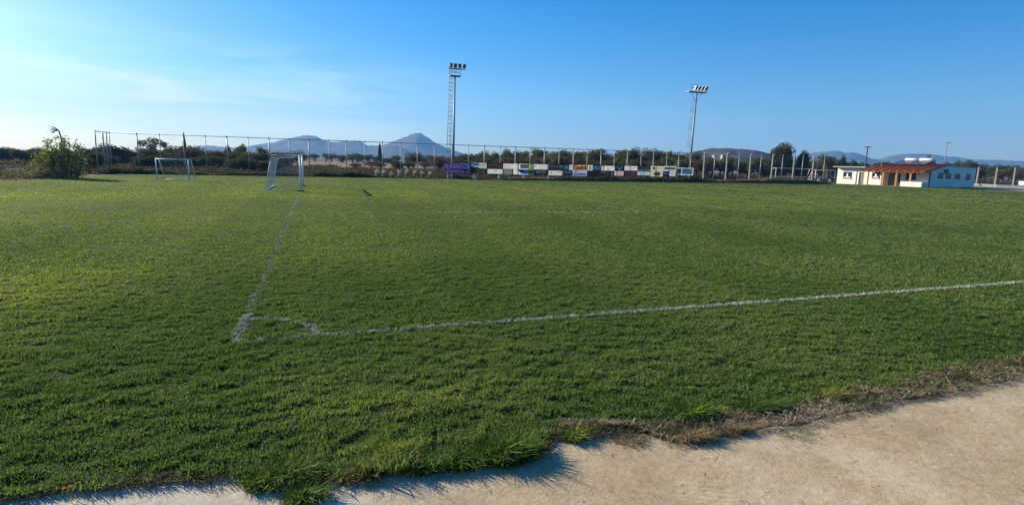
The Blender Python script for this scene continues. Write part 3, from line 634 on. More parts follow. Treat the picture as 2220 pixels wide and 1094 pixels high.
class Board:
    def __init__(s, name, px0, px1, py0, py1, ink, label, frame=None, y=BY, group='sponsor boards on the far fence'):
        cx = (px0+px1)/2; cy = (py0+py1)/2
        s.x0 = on_y(px0, cy, y).x; s.x1 = on_y(px1, cy, y).x; s.z1 = on_y(cx, py0, y).z; s.z0 = on_y(cx, py1, y).z; s.y = y
        s.w = s.x1-s.x0; s.h = s.z1-s.z0
        s.t = thing(name, label, 'sponsor board', (s.x0, y, s.z0), group=group); s.k = 0
        m = MB(); m.face([(0, 0, 0), (s.w, 0, 0), (s.w, 0, s.h), (0, 0, s.h)]); m.build('panel', vinyl(ink), s.t)      # printed vinyl sheet
        if frame:
            m = MB(); e = .06
            m.box(-.02, -.02, -.02, s.w+.02, -.003, e); m.box(-.02, -.02, s.h-e, s.w+.02, -.003, s.h+.02); m.box(-.02, -.02, e, e, -.003, s.h-e); m.box(s.w-e, -.02, e, s.w+.02, -.003, s.h-e); m.build('frame', INK[frame], s.t)
    def lay(s): s.k += 1; return -.006-.004*s.k
    def patch(s, name, ink, u0, v0, u1, v1):
        q = s.lay(); m = MB(); m.box(u0*s.w, q, v0*s.h, u1*s.w, q+.003, v1*s.h); m.build(name, INK[ink], s.t); return s
    def poly(s, name, ink, pts):
        q = s.lay(); m = MB(); m.prism([(u*s.w, q, v*s.h) for u, v in pts], (0, .003, 0)); m.build(name, INK[ink], s.t); return s
    def oval(s, name, ink, u, v, ru, rv, inner=0):
        q = s.lay(); m = MB(); n = 24
        P = [(s.w*(u+ru*math.cos(2*math.pi*i/n)), q, s.h*(v+rv*math.sin(2*math.pi*i/n))) for i in range(n)]
        if inner:
            I = [(s.w*(u+inner*ru*math.cos(2*math.pi*i/n)), q, s.h*(v+inner*rv*math.sin(2*math.pi*i/n))) for i in range(n)]
            for i in range(n): m.face([P[i], P[(i+1) % n], I[(i+1) % n], I[i]])
        else: m.face(P)
        m.build(name, INK[ink], s.t); return s
    def scrawl(s, ink, u0, v0, u1, v1, rows=1, fill=.62, seed=1):
        """a line of small print too far off to read: letter-sized marks"""
        g = random.Random(seed+int(s.x0*10)); q = s.lay(); m = MB(); rh = (v1-v0)/rows
        for r in range(rows):
            x = u0; za = (v0+r*rh+rh*.18)*s.h; zb = (v0+(r+1)*rh-rh*.14)*s.h; end = u1-(g.random()*.25*(u1-u0) if rows > 1 else 0)
            while x < end:
                lw = g.uniform(.35, .75)*(zb-za)/s.w
                if g.random() < .86:
                    a, b = x*s.w, min(x+lw*fill+.004, u1)*s.w; top = zb-(zb-za)*g.choice((0, 0, .25, .3))
                    m.box(a, q, za, a+(b-a)*.38, q+.003, top)
                    if g.random() < .7: m.box(a+(b-a)*.38, q, top-(top-za)*.28, b, q+.003, top)
                    if g.random() < .5: m.box(a+(b-a)*.38, q, za, b, q+.003, za+(top-za)*.25)
                x += lw
        m.build('small_print', INK[ink], s.t); return s
    def text(s, body, ink, u0, v0, u1, v1, shear=0, bold=.012, n='lettering'):
        c = bpy.data.curves.new('lettering', 'FONT'); c.body = body; c.size = 1; c.offset = bold; c.shear = shear
        o = bpy.data.objects.new('lettering', c); col.objects.link(o); dg = bpy.context.evaluated_depsgraph_get()
        me = bpy.data.meshes.new_from_object(o.evaluated_get(dg)); bpy.data.objects.remove(o)
        co = np.empty(len(me.vertices)*3); me.vertices.foreach_get('co', co); co = co.reshape(-1, 3)
        lo, hi = co.min(0), co.max(0); q = s.lay(); f = (co-lo)/np.maximum(hi-lo, 1e-6)
        V = np.stack([(u0+(u1-u0)*f[:, 0])*s.w, np.full(len(co), q), (v0+(v1-v0)*f[:, 1])*s.h], 1)
        me.vertices.foreach_set('co', V.ravel()); me.materials.clear(); me.materials.append(INK[ink]); me.update()
        link(n, me, s.t); return s
def boards():
    b = Board('sponsor_board', 960.3, 1020.2, 352.5, 377.6, 'purple', 'large purple board with the lilac word KöNTOS and an oval emblem')
    b.oval('emblem_ring', 'pink', .125, .47, .112, .38, .84); b.poly('emblem_figure', 'tan', [(.06, .5), (.09, .68), (.125, .82), (.165, .72), (.19, .6), (.16, .56), (.165, .3), (.135, .22), (.13, .5), (.1, .52)])
    b.text('KöNTOS', 'lilac', .255, .475, .965, .95, bold=.03); b.scrawl('lilac', .25, .12, .60, .36, 1, .9); b.scrawl('lilac', .63, .13, .95, .27, 1, .8)
    b = Board('sponsor_board', 1021.5, 1055.3, 353, 364.7, 'sage', 'landscape picture board between the purple board and the dark Hot Dog board')
    b.patch('picture', 'skyblue', .03, .45, .52, .97).poly('wave', 'teal', [(0, .1), (.25, .38), (.6, .52), (1, .75), (1, .9), (.6, .62), (.25, .5), (0, .3)]).patch('picture', 'navy', 0, 0, .5, .22).scrawl('ink', .56, .12, .96, .40, 1)
    b = Board('sponsor_board', 1056.2, 1090, 353, 365.6, 'darkbrown', 'dark brown board lettered Hot Dog in orange')
    b.text('Hot Dog', 'orange_text', .05, .32, .66, .90, .25).poly('figure', 'orange_text', [(.74, .2), (.76, .85), (.80, .85), (.82, .6), (.90, .62), (.93, .9), (.97, .88), (.95, .5), (.97, .2), (.92, .2), (.9, .45), (.82, .45), (.8, .2)]).patch('underline', 'rust', .05, .10, .68, .16)
    b = Board('sponsor_board', 1055.8, 1090.2, 365.9, 377.3, 'white', 'white board with a grey swoosh, directly under the Hot Dog board', 'grey')
    b.poly('swoosh', 'midgrey', [(.33, .76), (.42, .62), (.70, .62), (.66, .46), (.46, .46), (.40, .52)]).scrawl('midgrey', .07, .2, .30, .75, 3).scrawl('midgrey', .76, .2, .95, .75, 3)
    b = Board('sponsor_board', 1091, 1112, 355, 366, 'white', 'small plain white board with faint lines, above a grey board'); b.scrawl('midgrey', .28, .15, .92, .85, 4).patch('stripe', 'midgrey', .14, .05, .19, .95)
    b = Board('sponsor_board', 1092, 1110.5, 367.6, 377.8, 'stone', 'weathered stone grey board with a pale arch drawing'); b.oval('arch', 'midgrey', .5, .2, .44, .66, .8).scrawl('ink', .28, .12, .76, .36, 2)
    b = Board('sponsor_board', 1112.4, 1145.5, 355, 366.4, 'white', 'white board with an olive green block on its right half'); b.patch('block', 'olive', .47, .12, 1, .92).scrawl('ink', .12, .12, .36, .34, 1, .9).scrawl('stone', .12, .6, .4, .85, 2)
    b = Board('sponsor_board', 1112.8, 1145.5, 367, 378.2, 'white', 'white board with a dark blue picture, beside the green upright board'); b.poly('picture', 'blue', [(.22, .95), (1, .95), (1, .12), (.52, .22), (.40, .5)]).poly('picture_shade', 'navy', [(.24, .92), (.72, .92), (.62, .5), (.45, .56)]).poly('picture_light', 'paleblue', [(.55, .08), (1, .08), (1, .3), (.66, .24)])
    b = Board('sponsor_board', 1146.2, 1156.6, 355.6, 378.3, 'lime', 'narrow upright green board, lime above and dark green below'); b.patch('block', 'green', 0, .03, 1, .46).patch('stripe', 'green', .52, .46, .66, 1).patch('stripe', 'lime', .74, .02, .86, .44)
    b = Board('sponsor_board', 1157.2, 1189, 355.6, 368, 'white', 'white board with a dark X mark at its left end', 'pink'); b.text('X', 'ink', .08, .3, .2, .75, bold=.03).scrawl('midgrey', .28, .2, .88, .8, 3)
    b = Board('sponsor_board', 1158.2, 1186, 368.6, 379.4, 'black', 'black board with peach coloured food pictures'); b.oval('picture', 'orange_text', .68, .58, .26, .36).oval('picture', 'pink', .28, .62, .17, .26).poly('picture', 'rust', [(.1, .4), (.5, .5), (.9, .3), (.6, .2)])
    b = Board('sponsor_board', 1190.2, 1220.7, 357, 368, 'darkbrown', 'dark brown board with pale pink lettering and two pink blobs'); b.scrawl('pink', .05, .45, .66, .85, 1, .9).oval('emblem', 'pink', .80, .66, .07, .24).oval('emblem', 'pink', .92, .62, .07, .24).scrawl('rust', .1, .15, .9, .3, 1)
    b = Board('sponsor_board', 1188.7, 1220, 369.3, 380.8, 'white', 'white board with small grey print under the dark brown pink-lettered board', 'grey'); b.scrawl('ink', .08, .62, .92, .85, 1).scrawl('midgrey', .35, .2, .9, .55, 2).poly('mark', 'ink', [(.12, .5), (.24, .2), (.32, .28), (.2, .55)])
    b = Board('sponsor_board', 1222.4, 1233.6, 357.5, 368.6, 'teal', 'small dark teal board with a white triangle'); b.poly('mark', 'paleblue', [(.2, .55), (.5, .95), (.8, .55)]).patch('stripe', 'white', .02, .4, .98, .52).patch('stripe', 'skyblue', .1, .12, .8, .24)
    b = Board('sponsor_board', 1234.2, 1242.2, 357.2, 368.9, 'paleblue', 'narrow pale blue-grey board left of the orange board'); b.scrawl('midgrey', .2, .1, .8, .9, 6)
    b = Board('sponsor_board', 1222.4, 1239.4, 369.9, 380.3, 'black', 'small black board with a white band across its top'); b.patch('band', 'white', .05, .58, .98, .78).scrawl('midgrey', .15, .1, .9, .42, 2)
    b = Board('sponsor_board', 1243, 1272.9, 357.5, 368.9, 'orange', 'bright orange board, the only one of that colour'); b.poly('picture', 'orange', [(.2, .1), (.3, .75), (.5, .6), (.62, .9), (.8, .5), (.72, .12)]).patch('block', 'rust', 0, 0, .1, 1).poly('picture', 'rust', [(.78, .1), (.84, .85), (.97, .8), (.95, .1)])
    b = Board('sponsor_board', 1242.4, 1272.6, 369.3, 381.2, 'lilac', 'crumpled pale lilac board directly under the orange board'); b.patch('block', 'white', .03, .06, .97, .55).scrawl('ink', .08, .58, .9, .74, 1).patch('stripe', 'pink', .1, .84, .95, .92)
    b = Board('sponsor_board', 1274.4, 1284.6, 358, 369.4, 'white', 'small white board with a dark square ring letter'); b.oval('ring', 'teal', .5, .5, .28, .32, .5).poly('tail', 'teal', [(.55, .36), (.75, .16), (.84, .22), (.64, .42)])
    b = Board('sponsor_board', 1285.2, 1302.2, 358, 369.2, 'black', 'black board lettered LELU in white capitals'); b.text('LELU', 'white', .05, .14, .95, .86, bold=.05)
    Board('sponsor_board', 1274.4, 1302.2, 370, 382.3, 'black', 'wide blank black board under the LELU board')
    b = Board('sponsor_board', 1304, 1333, 359, 370.4, 'white', 'white board with grey print right of the LELU board', 'cream'); b.scrawl('midgrey', .06, .5, .3, .85, 2).scrawl('midgrey', .38, .1, .66, .85, 3).scrawl('midgrey', .74, .5, .95, .85, 2)
    b = Board('sponsor_board', 1303, 1331, 371, 382.2, 'darkbrown', 'very dark brown board with a cream bar and a pale upright figure'); b.patch('bar', 'cream', .0, .74, .36, .88).oval('figure', 'pink', .86, .5, .08, .4).scrawl('stone', .4, .2, .7, .6, 2)
    b = Board('sponsor_board', 1334, 1352, 359.2, 370, 'black', 'black board with a white winged V emblem'); b.poly('wings', 'white', [(.12, .9), (.3, .78), (.5, .4), (.7, .78), (.9, .9), (.76, .5), (.62, .3), (.5, .05), (.38, .3), (.24, .5)])
    b = Board('sponsor_board', 1332, 1351.8, 370.9, 380.8, 'pink', 'pinkish white board under the winged emblem board'); b.scrawl('maroon', .08, .68, .8, .86, 1).scrawl('ink', .3, .15, .9, .55, 2)
    b = Board('sponsor_board', 1353.4, 1382.3, 359.2, 370.4, 'white', 'white board with two blocks of grey print above a maroon board', 'grey'); b.scrawl('midgrey', .1, .15, .36, .85, 3).scrawl('ink', .44, .45, .92, .75, 1).scrawl('midgrey', .44, .15, .8, .35, 1)
    b = Board('sponsor_board', 1353.4, 1381.2, 371.4, 382, 'maroon', 'maroon board with pink script lettering'); b.scrawl('pink', .25, .48, .8, .8, 1, .8).scrawl('pink', .4, .14, .9, .34, 1, .7)
    b = Board('sponsor_board', 1383, 1410.2, 360.4, 370.4, 'darkbrown', 'brown and gold board with a cream strip along its foot'); b.patch('block', 'gold', .25, .42, .85, .8).patch('strip', 'cream', 0, .02, 1, .28).scrawl('darkbrown', .3, .48, .8, .74, 1)
    b = Board('sponsor_board', 1382, 1409.2, 371.6, 380.2, 'paleblue', 'pale bluish white board with one line of grey lettering', 'white'); b.scrawl('ink', .28, .34, .84, .62, 1).oval('mark', 'blue', .22, .48, .05, .2)
    b = Board('sponsor_board', 1410.6, 1438.8, 360, 370.8, 'cream', 'cream board with a round brown logo and dark lettering'); b.oval('logo', 'gold', .25, .55, .11, .33).oval('logo_centre', 'cream', .25, .45, .06, .18).scrawl('ink', .45, .4, .94, .7, 1)
    b = Board('sponsor_board', 1410, 1437.2, 371.2, 382.6, 'yellow', 'pale yellow board with a dark oval landscape picture'); b.oval('picture', 'stone', .54, .52, .27, .4).poly('picture_ground', 'green', [(.3, .45), (.78, .45), (.72, .25), (.5, .14), (.36, .25)])
    b = Board('sponsor_board', 1439.2, 1466.4, 360, 371, 'cream', 'cream board with a tan block, right of the round logo board'); b.patch('block', 'tan', .04, .28, .95, .78).scrawl('gold', .12, .38, .88, .68, 1)
    b = Board('sponsor_board', 1438.6, 1451, 372, 381.2, 'black', 'small black board with a lilac white bar'); b.patch('bar', 'lilac', .05, .4, .98, .68)
    b = Board('sponsor_board', 1451.6, 1464.4, 371.8, 382.2, 'paleblue', 'small square pale blue board low beside the free-standing board'); b.scrawl('midgrey', .25, .2, .8, .75, 3)
    # free-standing board on two legs
    b = Board('sponsor_board', 1467.6, 1503, 363.8, 379.8, 'white', 'free-standing pale green board with a dark arched door picture on two legs', y=72.0)
    b.patch('block', 'sage', .30, .12, .95, .93).poly('arch', 'ink', [(.03, .22), (.03, .72), (.10, .9), (.17, .92), (.23, .8), (.25, .22)]).scrawl('midgrey', .36, .3, .9, .8, 4)
    for u in (.03, .80):
        m = MB(); m.tube([(u*b.w, .09, -b.z0-.05), (u*b.w, .09, b.h*.8)], .06, 8); m.build('leg', M_pale_steel, b.t)
boards()
for px, py in ((970.6, 380), (979, 377.8), (1026.8, 380.5), (1030.5, 386.5), (1082, 381), (1135.5, 381.5), (1188.6, 381.5), (1237.7, 382.5)):
    p = on_y(px, py, 72.2); q = on_y(px, py+5.5, 72.2); h = .62 if px != 1030.5 else .35
    m = MB(); x0 = .09
    m.prism([(-x0, -.03, -.05), (x0, -.03, -.05), (x0, .03, -.05), (-x0, .03, -.05)], (0, 0, h+.05)); m.prism([(-x0, -.03, h), (x0, -.03, h), (0, -.03, h+.12)], (0, .06, 0))
    tag(m.build('marker_stake', M_white, loc=(p.x, 72.2 if px != 1030.5 else 71.9, 0)), 'short white marker stake in the weeds under the sponsor boards', 'stake', 'white stakes under the boards')

# ------------------------------------------------------------------ clubhouse
A0 = Vector((93, 79, 0)); ang = math.atan2(-.985, .17)
u_ax = Vector((math.cos(ang), math.sin(ang), 0)); v_ax = Vector((-math.sin(ang), math.cos(ang), 0))
def front(px, py, v=0.0):
    p = on_plane(px, py, A0+v_ax*v, v_ax)-A0; return p.dot(u_ax), p.z
def side(px, py, u=15.3):
    p = on_plane(px, py, A0+u_ax*u, u_ax)-A0; return p.dot(v_ax), p.z
def clubhouse():
    m_wall = mat('whitewashed_render', (.80, .765, .67), (.72, .685, .595), scale=.7, rough=.95, spec=.1, bump=.25, bscale=14)
    m_slab = mat('roof_slab', (.42, .42, .41), (.33, .33, .32), scale=2, rough=.9)
    m_navy = mat('navy_frame', (.012, .03, .12), (.02, .04, .14), scale=3, rough=.5)
    m_pane = mat('window_pane', (.02, .025, .04), rough=.08, spec=.8)
    m_wood = mat('varnished_timber', (.42, .20, .075), (.32, .14, .05), scale=3, rough=.6, stretch=(1, 1, .2))
    m_brown = mat('brown_post', (.11, .06, .035), (.08, .045, .03), scale=3, rough=.7)
    m_door = mat('grey_door', (.20, .195, .185), (.15, .145, .14), scale=2, rough=.7)
    m_green = mat('green_door', (.02, .055, .035), (.03, .065, .045), scale=2, rough=.6)
    m_tile = mat('roof_tile', (.38, .115, .05), (.27, .08, .04), scale=1.2, rough=.85, spec=.1)
    tt = m_tile.node_tree; wv = N(tt, 'ShaderNodeTexWave', inp={'Scale': 1.3, 'Distortion': .3}); tc = N(tt, 'ShaderNodeTexCoord'); tt.links.new(tc.outputs['Object'], wv.inputs[0])
    bp = N(tt, 'ShaderNodeBump', inp={'Strength': .8, 'Distance': .08}); tt.links.new(wv.outputs['Fac'], bp.inputs['Height']); tt.links.new(bp.outputs[0], tt.nodes['Principled BSDF'].inputs['Normal'])
    t = thing('clubhouse', 'low whitewashed clubhouse with a red tiled porch roof on timber posts', 'clubhouse', A0, ang)
    # wall blocks
    d0, d1 = front(1917.5, 385)[0], front(1941.5, 385)[0]              # recessed entrance
    e0, e1 = front(1861.8, 385)[0], front(1873, 385)[0]                # grey door by the corner
    m = MB(); dz = 2.25
    prof = lambda u: [(u, 0, -.06), (u, 16.1, -.06), (u, 16.1, 3.28), (u, 4.9, 3.6), (u, 0, 2.78)]
    m.prism([(0, 0, -.06), (0, 12, -.06), (0, 12, 3.0), (0, 0, 3.0)], (e0, 0, 0))
    m.prism([(e0, .25, -.06), (e0, 12, -.06), (e0, 12, 3.0), (e0, .25, 3.0)], (5.85-e0, 0, 0)); m.box(e0, 0, 2.2, 5.85, .25, 2.62); m.box(e1, 0, -.06, 5.85, .25, 2.2)
    m.prism(prof(5.85), (d0-5.85, 0, 0))
    m.prism([(d0, 1.4, -.06), (d0, 16.1, -.06), (d0, 16.1, 3.28), (d0, 4.9, 3.6), (d0, 1.4, 3.0)], (d1-d0, 0, 0)); m.prism([(d0, 0, dz), (d0, 1.4, dz), (d0, 1.4, 3.0), (d0, 0, 2.78)], (d1-d0, 0, 0))
    m.prism(prof(d1), (15.3-d1, 0, 0)); m.build('wall', m_wall, t)
    m = MB(); m.box(-.45, -.95, 3.0, 5.5, 12.3, 3.17); m.box(5.5, 5.15, 3.0, 5.83, 12.3, 3.17); m.build('roof_slab', m_slab, t)
    m = MB(); m.prism([(5.85, 5.02, 3.62), (5.85, 16.4, 3.30), (5.85, 16.4, 3.42), (5.85, 5.02, 3.74)], (9.5, 0, 0)); m.build('roof_slab', m_slab, t)
    zt = lambda v: 2.42+(v+2.3)*.180
    m = MB()
    m.prism([(5.6, -2.3, zt(-2.3)), (5.6, 5, zt(5)), (5.6, 5, zt(5)+.14), (5.6, -2.3, zt(-2.3)+.14)], (10.0, 0, 0))
    for i in range(33): m.tube([(5.75+i*.3, -2.36, zt(-2.36)+.13), (5.75+i*.3, 5, zt(5)+.13)], .085, 6)
    rf = m.build('tiled_roof', m_tile, t)
    m = MB(); m.prism([(15.605, -2.4, zt(-2.4)-.06), (15.605, 5.1, zt(5.1)-.06), (15.605, 5.1, zt(5.1)+.17), (15.605, -2.4, zt(-2.4)+.17)], (.05, 0, 0)); m.build('barge_board', m_brown, rf)
    # windows on the front
    def win(px0, px1, py0, py1, fn, axis, mull=True, mfr=m_navy, shelf=True):
        a0, z1 = fn(px0, py0); a1, z0 = fn(px1, py1); z1 = (z1+fn(px1, py0)[1])/2; z0 = (z0+fn(px0, py1)[1])/2; a0, a1 = min(a0, a1), max(a0, a1)
        def bx(mb, a, za, b, zb, q0, q1):
            if axis == 'f': mb.box(a, -q1, za, b, -q0, zb)
            else: mb.box(15.3+q0, a, za, 15.3+q1, b, zb)
        f = MB(); e = .14
        bx(f, a0, z0, a0+e, z1, .002, .06); bx(f, a1-e, z0, a1, z1, .002, .06); bx(f, a0+e, z1-e, a1-e, z1, .002, .06); bx(f, a0+e, z0, a1-e, z0+e, .002, .06)
        w = f.build('window', mfr, t); p = MB(); bx(p, a0+e, z0+e, a1-e, z1-e, .002, .02); p.build('pane', m_pane, w)
        if mull:
            q = MB(); c = (a0+a1)/2; bx(q, c-.13, z0+e+.003, c+.13, z1-e-.15, .022, .05); bx(q, a0+e+.05, z0+e, a1-e-.05, z0+e+.16, .022, .048); q.build('white_bar', M_white, w)
        if shelf:
            q = MB(); bx(q, a0-.05, z0-.08, a1+.05, z0-.004, .002, .12); q.build('sill', m_wall, w)
    win(1829, 1845.5, 372.5, 386.3, front, 'f'); win(1891.5, 1906.5, 373.5, 386.6, front, 'f')
    m_mar = mat('dark_maroon_frame', (.05, .018, .015), (.035, .015, .013), scale=3, rough=.6)
    win(1965.5, 1985, 375, 390, front, 'f', False, m_mar)
    for a, b, c, d in ((2034.5, 2042.5, 375.3, 387), (2052, 2060, 375.8, 387.6), (2071.5, 2079.5, 377, 388), (2095.5, 2101.5, 377.5, 390)):
        v0 = side(a, c)[0]; win(a, b, c, d, side, 's', False, m_navy, False)
    m = MB(); m.box(e0+.02, .12, 0, e1-.02, .17, 2.15); dr = m.build('door', m_door, t); m = MB(); m.box(e1-.2, .06, 1, e1-.08, .12, 1.08); m.build('handle', M_steel, dr)
    m = MB(); m.box(d0+.02, 1.3, 0, d1-.5, 1.36, 2.2); m.build('door', m_door, t)
    g0, g1 = front(1947.5, 385)[0], front(1952.5, 385)[0]; m = MB(); m.box(g0, -.06, 0, g1, -.003, 2.1); m.build('door', m_green, t)
    # porch
    for px, w, mm, top in ((1857, .07, m_brown, 0), (1882, .07, m_brown, 0), (1912, .07, m_brown, 0), (1915, .14, m_wood, 0), (1943.5, .14, m_wood, 0), (1974, .13, m_wood, 0)):
        v = -2.1; u = front(px, 385, v)[0]; m = MB(); m.box(u-w, v-w, -.06, u+w, v+w, zt(v)-.16); m.build('porch_post', mm, t)
    u0 = front(1911, 377, -2.1)[0]; m = MB(); m.box(5.9, -2.21, zt(-2.1)-.17, 15.5, -1.99, zt(-2.1)-.02); m.build('porch_beam', m_wood, t)
    m = MB()
    for i in range(16): u = 6.1+i*.6; m.prism([(u, -2.5, zt(-2.5)-.11), (u, 0, zt(0)-.11), (u, 0, zt(0)-.005), (u, -2.5, zt(-2.5)-.005)], (.09, 0, 0))
    m.build('rafters', m_wood, t)
    u1 = front(1953, 398, -2.2)[0]; m = MB(); m.box(u1, -2.42, -.06, 15.4, -2.24, .85); m.box(15.2, -2.24, -.06, 15.4, -.02, .85); m.build('parapet', m_wall, t)
    m = MB(); m.box(5.8, -2.7, -.05, 15.5, -.02, .03); m.build('porch_floor', M_conc, t)
    m = MB(); m.tube([(15.42, -.12, 0), (15.42, -.12, 2.75)], .09, 8); m.build('downpipe', m_navy, t)
    m = MB(); v, z = side(2049.5, 371.3); m.box(15.3, v-.45, z-.3, 15.65, v+.45, z+.32); ac = m.build('air_conditioner', mat('ac_casing', (.16, .17, .16), (.12, .13, .12), scale=3), t)
    m = MB(); m.tube([(15.651, v-.1, z), (15.68, v-.1, z)], .24, 12); m.build('fan_grille', M_dark_steel, ac)
    m = MB(); m.tube([(7.0, 1.2, 3.0), (7.0, 1.2, 3.75)], .06, 8); m.build('vent_pipe', M_pale_steel, t)
    return zt
zt = clubhouse()
def solar(px0, px1, py0, py1, label):
    v = 6.6; a, z1 = front(px0, py0, v); b, z0 = front(px1, py1, v); zc = (z0+z1)/2; r = (z1-z0)/2*.92; w = b-a
    o = A0+u_ax*a+v_ax*v; t = thing('solar_water_heater', label, 'solar heater', (o.x, o.y, 3.70), ang, 'solar heaters on the roof'); zc -= 3.7
    m = MB(); m.tube([(0, 0, zc), (.08, 0, zc), (w-.08, 0, zc), (w, 0, zc)], [r*.7, r, r, r*.7], 16); m.build('tank', M_white, t)
    mp = mat('collector_glass', (.07, .08, .085), (.05, .055, .06), scale=2, rough=.25, spec=.6)
    for k in range(2):
        x0 = -.9+k*(w*.5+.45); x1 = x0+w*.5+.35; m = MB(); m.prism([(x0, -2.3, .12), (x1, -2.3, .12), (x1+.3, -.2, zc-r*.7), (x0+.3, -.2, zc-r*.7)], (0, .05, .08)); m.build('collector', mp, t)
        m = MB(); m.prism([(x1, -2.32, .13), (x1+.09, -2.32, .13), (x1+.39, -.22, zc-r*.7+.02), (x1+.3, -.22, zc-r*.7+.02)], (0, .05, .1)); m.build('collector_frame', M_pale_steel, t)
    m = MB()
    for x in (.15, w-.2): m.box(x, -.1, 0, x+.06, -.04, zc-r*.5); m.box(x, .5, 0, x+.06, .56, zc-r*.6); m.tube([(x, .5, .1), (x, 0, zc-r*.7)], .03, 5)
    m.build('stand', M_steel, t)
solar(1963.5, 1987, 342.5, 349.5, 'solar water heater with white tank, the one nearer the roof ridge centre')
solar(1995, 2022.5, 342.5, 349.8, 'solar water heater with white tank nearest the dark red tree')

# ------------------------------------------------------------------ trees and shrubs
def leafm(name, c, c2): return mat(name, c, c2, scale=2.2, rough=.85, spec=.08, transl=.30, island=.35, tcol=(1.2, 1.15, .6), obj_rand=0)
L_dark = leafm('dark_foliage', (.048, .056, .027), (.085, .090, .046)); L_olive = leafm('olive_foliage', (.075, .080, .040), (.14, .135, .070)); L_green = leafm('green_foliage', (.055, .085, .026), (.10, .135, .045))
L_brown = leafm('bare_brown_foliage', (.065, .048, .036), (.11, .08, .058)); L_cyp = leafm('cypress_foliage', (.012, .022, .016), (.025, .038, .022)); L_red = leafm('dark_red_foliage', (.060, .020, .022), (.10, .038, .034))
M_bark = mat('tree_bark', (.07, .055, .042), (.11, .09, .07), scale=6, rough=1, bump=.5)
def crown_pts(lobes, n, seed, shell=.55):
    g = np.random.default_rng(seed); vol = np.array([l[3]*l[4]*l[5] for l in lobes])**.7; k = g.choice(len(lobes), n, p=vol/vol.sum()); Lb = np.array(lobes)[k]
    d = g.normal(0, 1, (n, 3)); d /= np.linalg.norm(d, axis=1)[:, None]; r = (shell+(1-shell)*g.random(n))[:, None]*np.where(g.random(n)[:, None] < .2, g.random(n)[:, None], 1)
    # break the lobes into clumps
    c = noise2(d[:, 0]*4+k*7.3, d[:, 1]*4+d[:, 2]*4, seed); r = r*(.72+.5*c)[:, None]
    return Lb[:, :3]+d*r*Lb[:, 3:]
def proto(name, lobes, n, leaf, m, trunk, seed, label, cat='tree', shell=.55, limbs=5):
    t = thing(name, label, cat); g = random.Random(seed); mb = MB(); th, tr = trunk
    mb.tube([(0, 0, -.03), (g.uniform(-.03, .03), g.uniform(-.03, .03), th*.5), (0, 0, th)], [tr*1.3, tr, tr*.8], 8)
    for i in range(limbs):
        l = lobes[g.randrange(len(lobes))]; e = Vector(l[:3]); mb.tube([(0, 0, th*.9), Vector((e.x*.5, e.y*.5, th+(e.z-th)*.4)), e], [tr*.6, tr*.4, tr*.15], 6)
    mb.build('trunk', M_bark, t)
    P = crown_pts(lobes, n, seed, shell); P[:, 2] = np.maximum(P[:, 2], .02); V, T = leaf_quads(P, leaf, seed); link('crown', raw_mesh('crown', V, T, 4, m), t)
    return t
def lob(seed, n, rx, z0, z1, r0, r1):
    g = random.Random(seed); out = []
    for i in range(n):
        a = g.uniform(0, 6.283); q = rx*math.sqrt(g.random()); z = g.uniform(z0, z1); r = g.uniform(r0, r1); out.append((q*math.cos(a), q*math.sin(a), z, r, r, r*.85))
    return out
# unit trees: height 1, radius about .5, scaled where they stand
PR = {}
PR['olive'] = proto('olive_tree', lob(1, 9, .30, .40, .78, .17, .26), 3400, .030, L_olive, (.32, .045), 1, 'x')
PR['bushy'] = proto('bushy_tree', lob(2, 16, .34, .10, .74, .18, .28), 4600, .032, L_dark, (.2, .04), 2, 'x')
PR['round'] = proto('round_tree', lob(3, 11, .27, .22, .80, .18, .25), 3400, .030, L_dark, (.35, .04), 3, 'x')
PR['brown'] = proto('bare_tree', lob(4, 9, .30, .30, .76, .18, .27), 2200, .026, L_brown, (.28, .035), 4, 'x')
PR['pine'] = proto('umbrella_pine', [(0, 0, .84, .20, .20, .13), (.22, .05, .76, .17, .18, .12), (-.24, -.05, .78, .17, .18, .12), (.40, 0, .58, .10, .12, .12), (-.38, .1, .60, .11, .14, .12), (.05, .3, .72, .18, .14, .12), (0, -.3, .70, .18, .14, .12), (.12, 0, .52, .12, .1, .1), (-.2, .1, .46, .1, .1, .1)], 1700, .030, L_dark, (.40, .035), 5, 'x', limbs=10)
PR['cypress'] = proto('cypress_tree', [(0, 0, .22, .40, .40, .2), (0, 0, .42, .46, .46, .24), (0, 0, .62, .40, .40, .22), (0, 0, .80, .26, .26, .17), (0, 0, .92, .12, .12, .08)], 2600, .045, L_cyp, (.12, .08), 6, 'x', limbs=0, shell=.8)
PR['green'] = proto('green_tree', lob(7, 9, .30, .35, .78, .17, .25), 3200, .030, L_green, (.3, .04), 7, 'x')
PR['red'] = proto('red_leaved_tree', lob(8, 7, .24, .5, .8, .16, .24), 2400, .032, L_red, (.4, .04), 8, 'x')
PR['elm'] = proto('tall_tree', lob(9, 16, .32, .38, .82, .17, .24)+lob(19, 8, .32, .18, .4, .16, .22), 11000, .023, L_dark, (.34, .035), 9, 'x', limbs=8)
used = set()
def tree(kind, px, ytop, dep, wpx, label, cat='tree', group=None, hidefrom=None):
    P = atd(px, ytop, dep); h = P.z/.97; w = wpx/FPX*dep/.93*1.0; root = PR[kind]
    if kind == 'cypress': w = wpx/FPX*dep
    if kind in used: o = dup(root, (P.x, P.y, -.06), None)
    else: used.add(kind); o = root; o.location = (P.x, P.y, -.06)
    o.scale = (w, w, h+.06); o.rotation_euler = (0, 0, random.uniform(0, 6.28)); o['label'] = label; o['category'] = cat
    if group: o['group'] = group
    elif 'group' in o: del o['group']
    return o
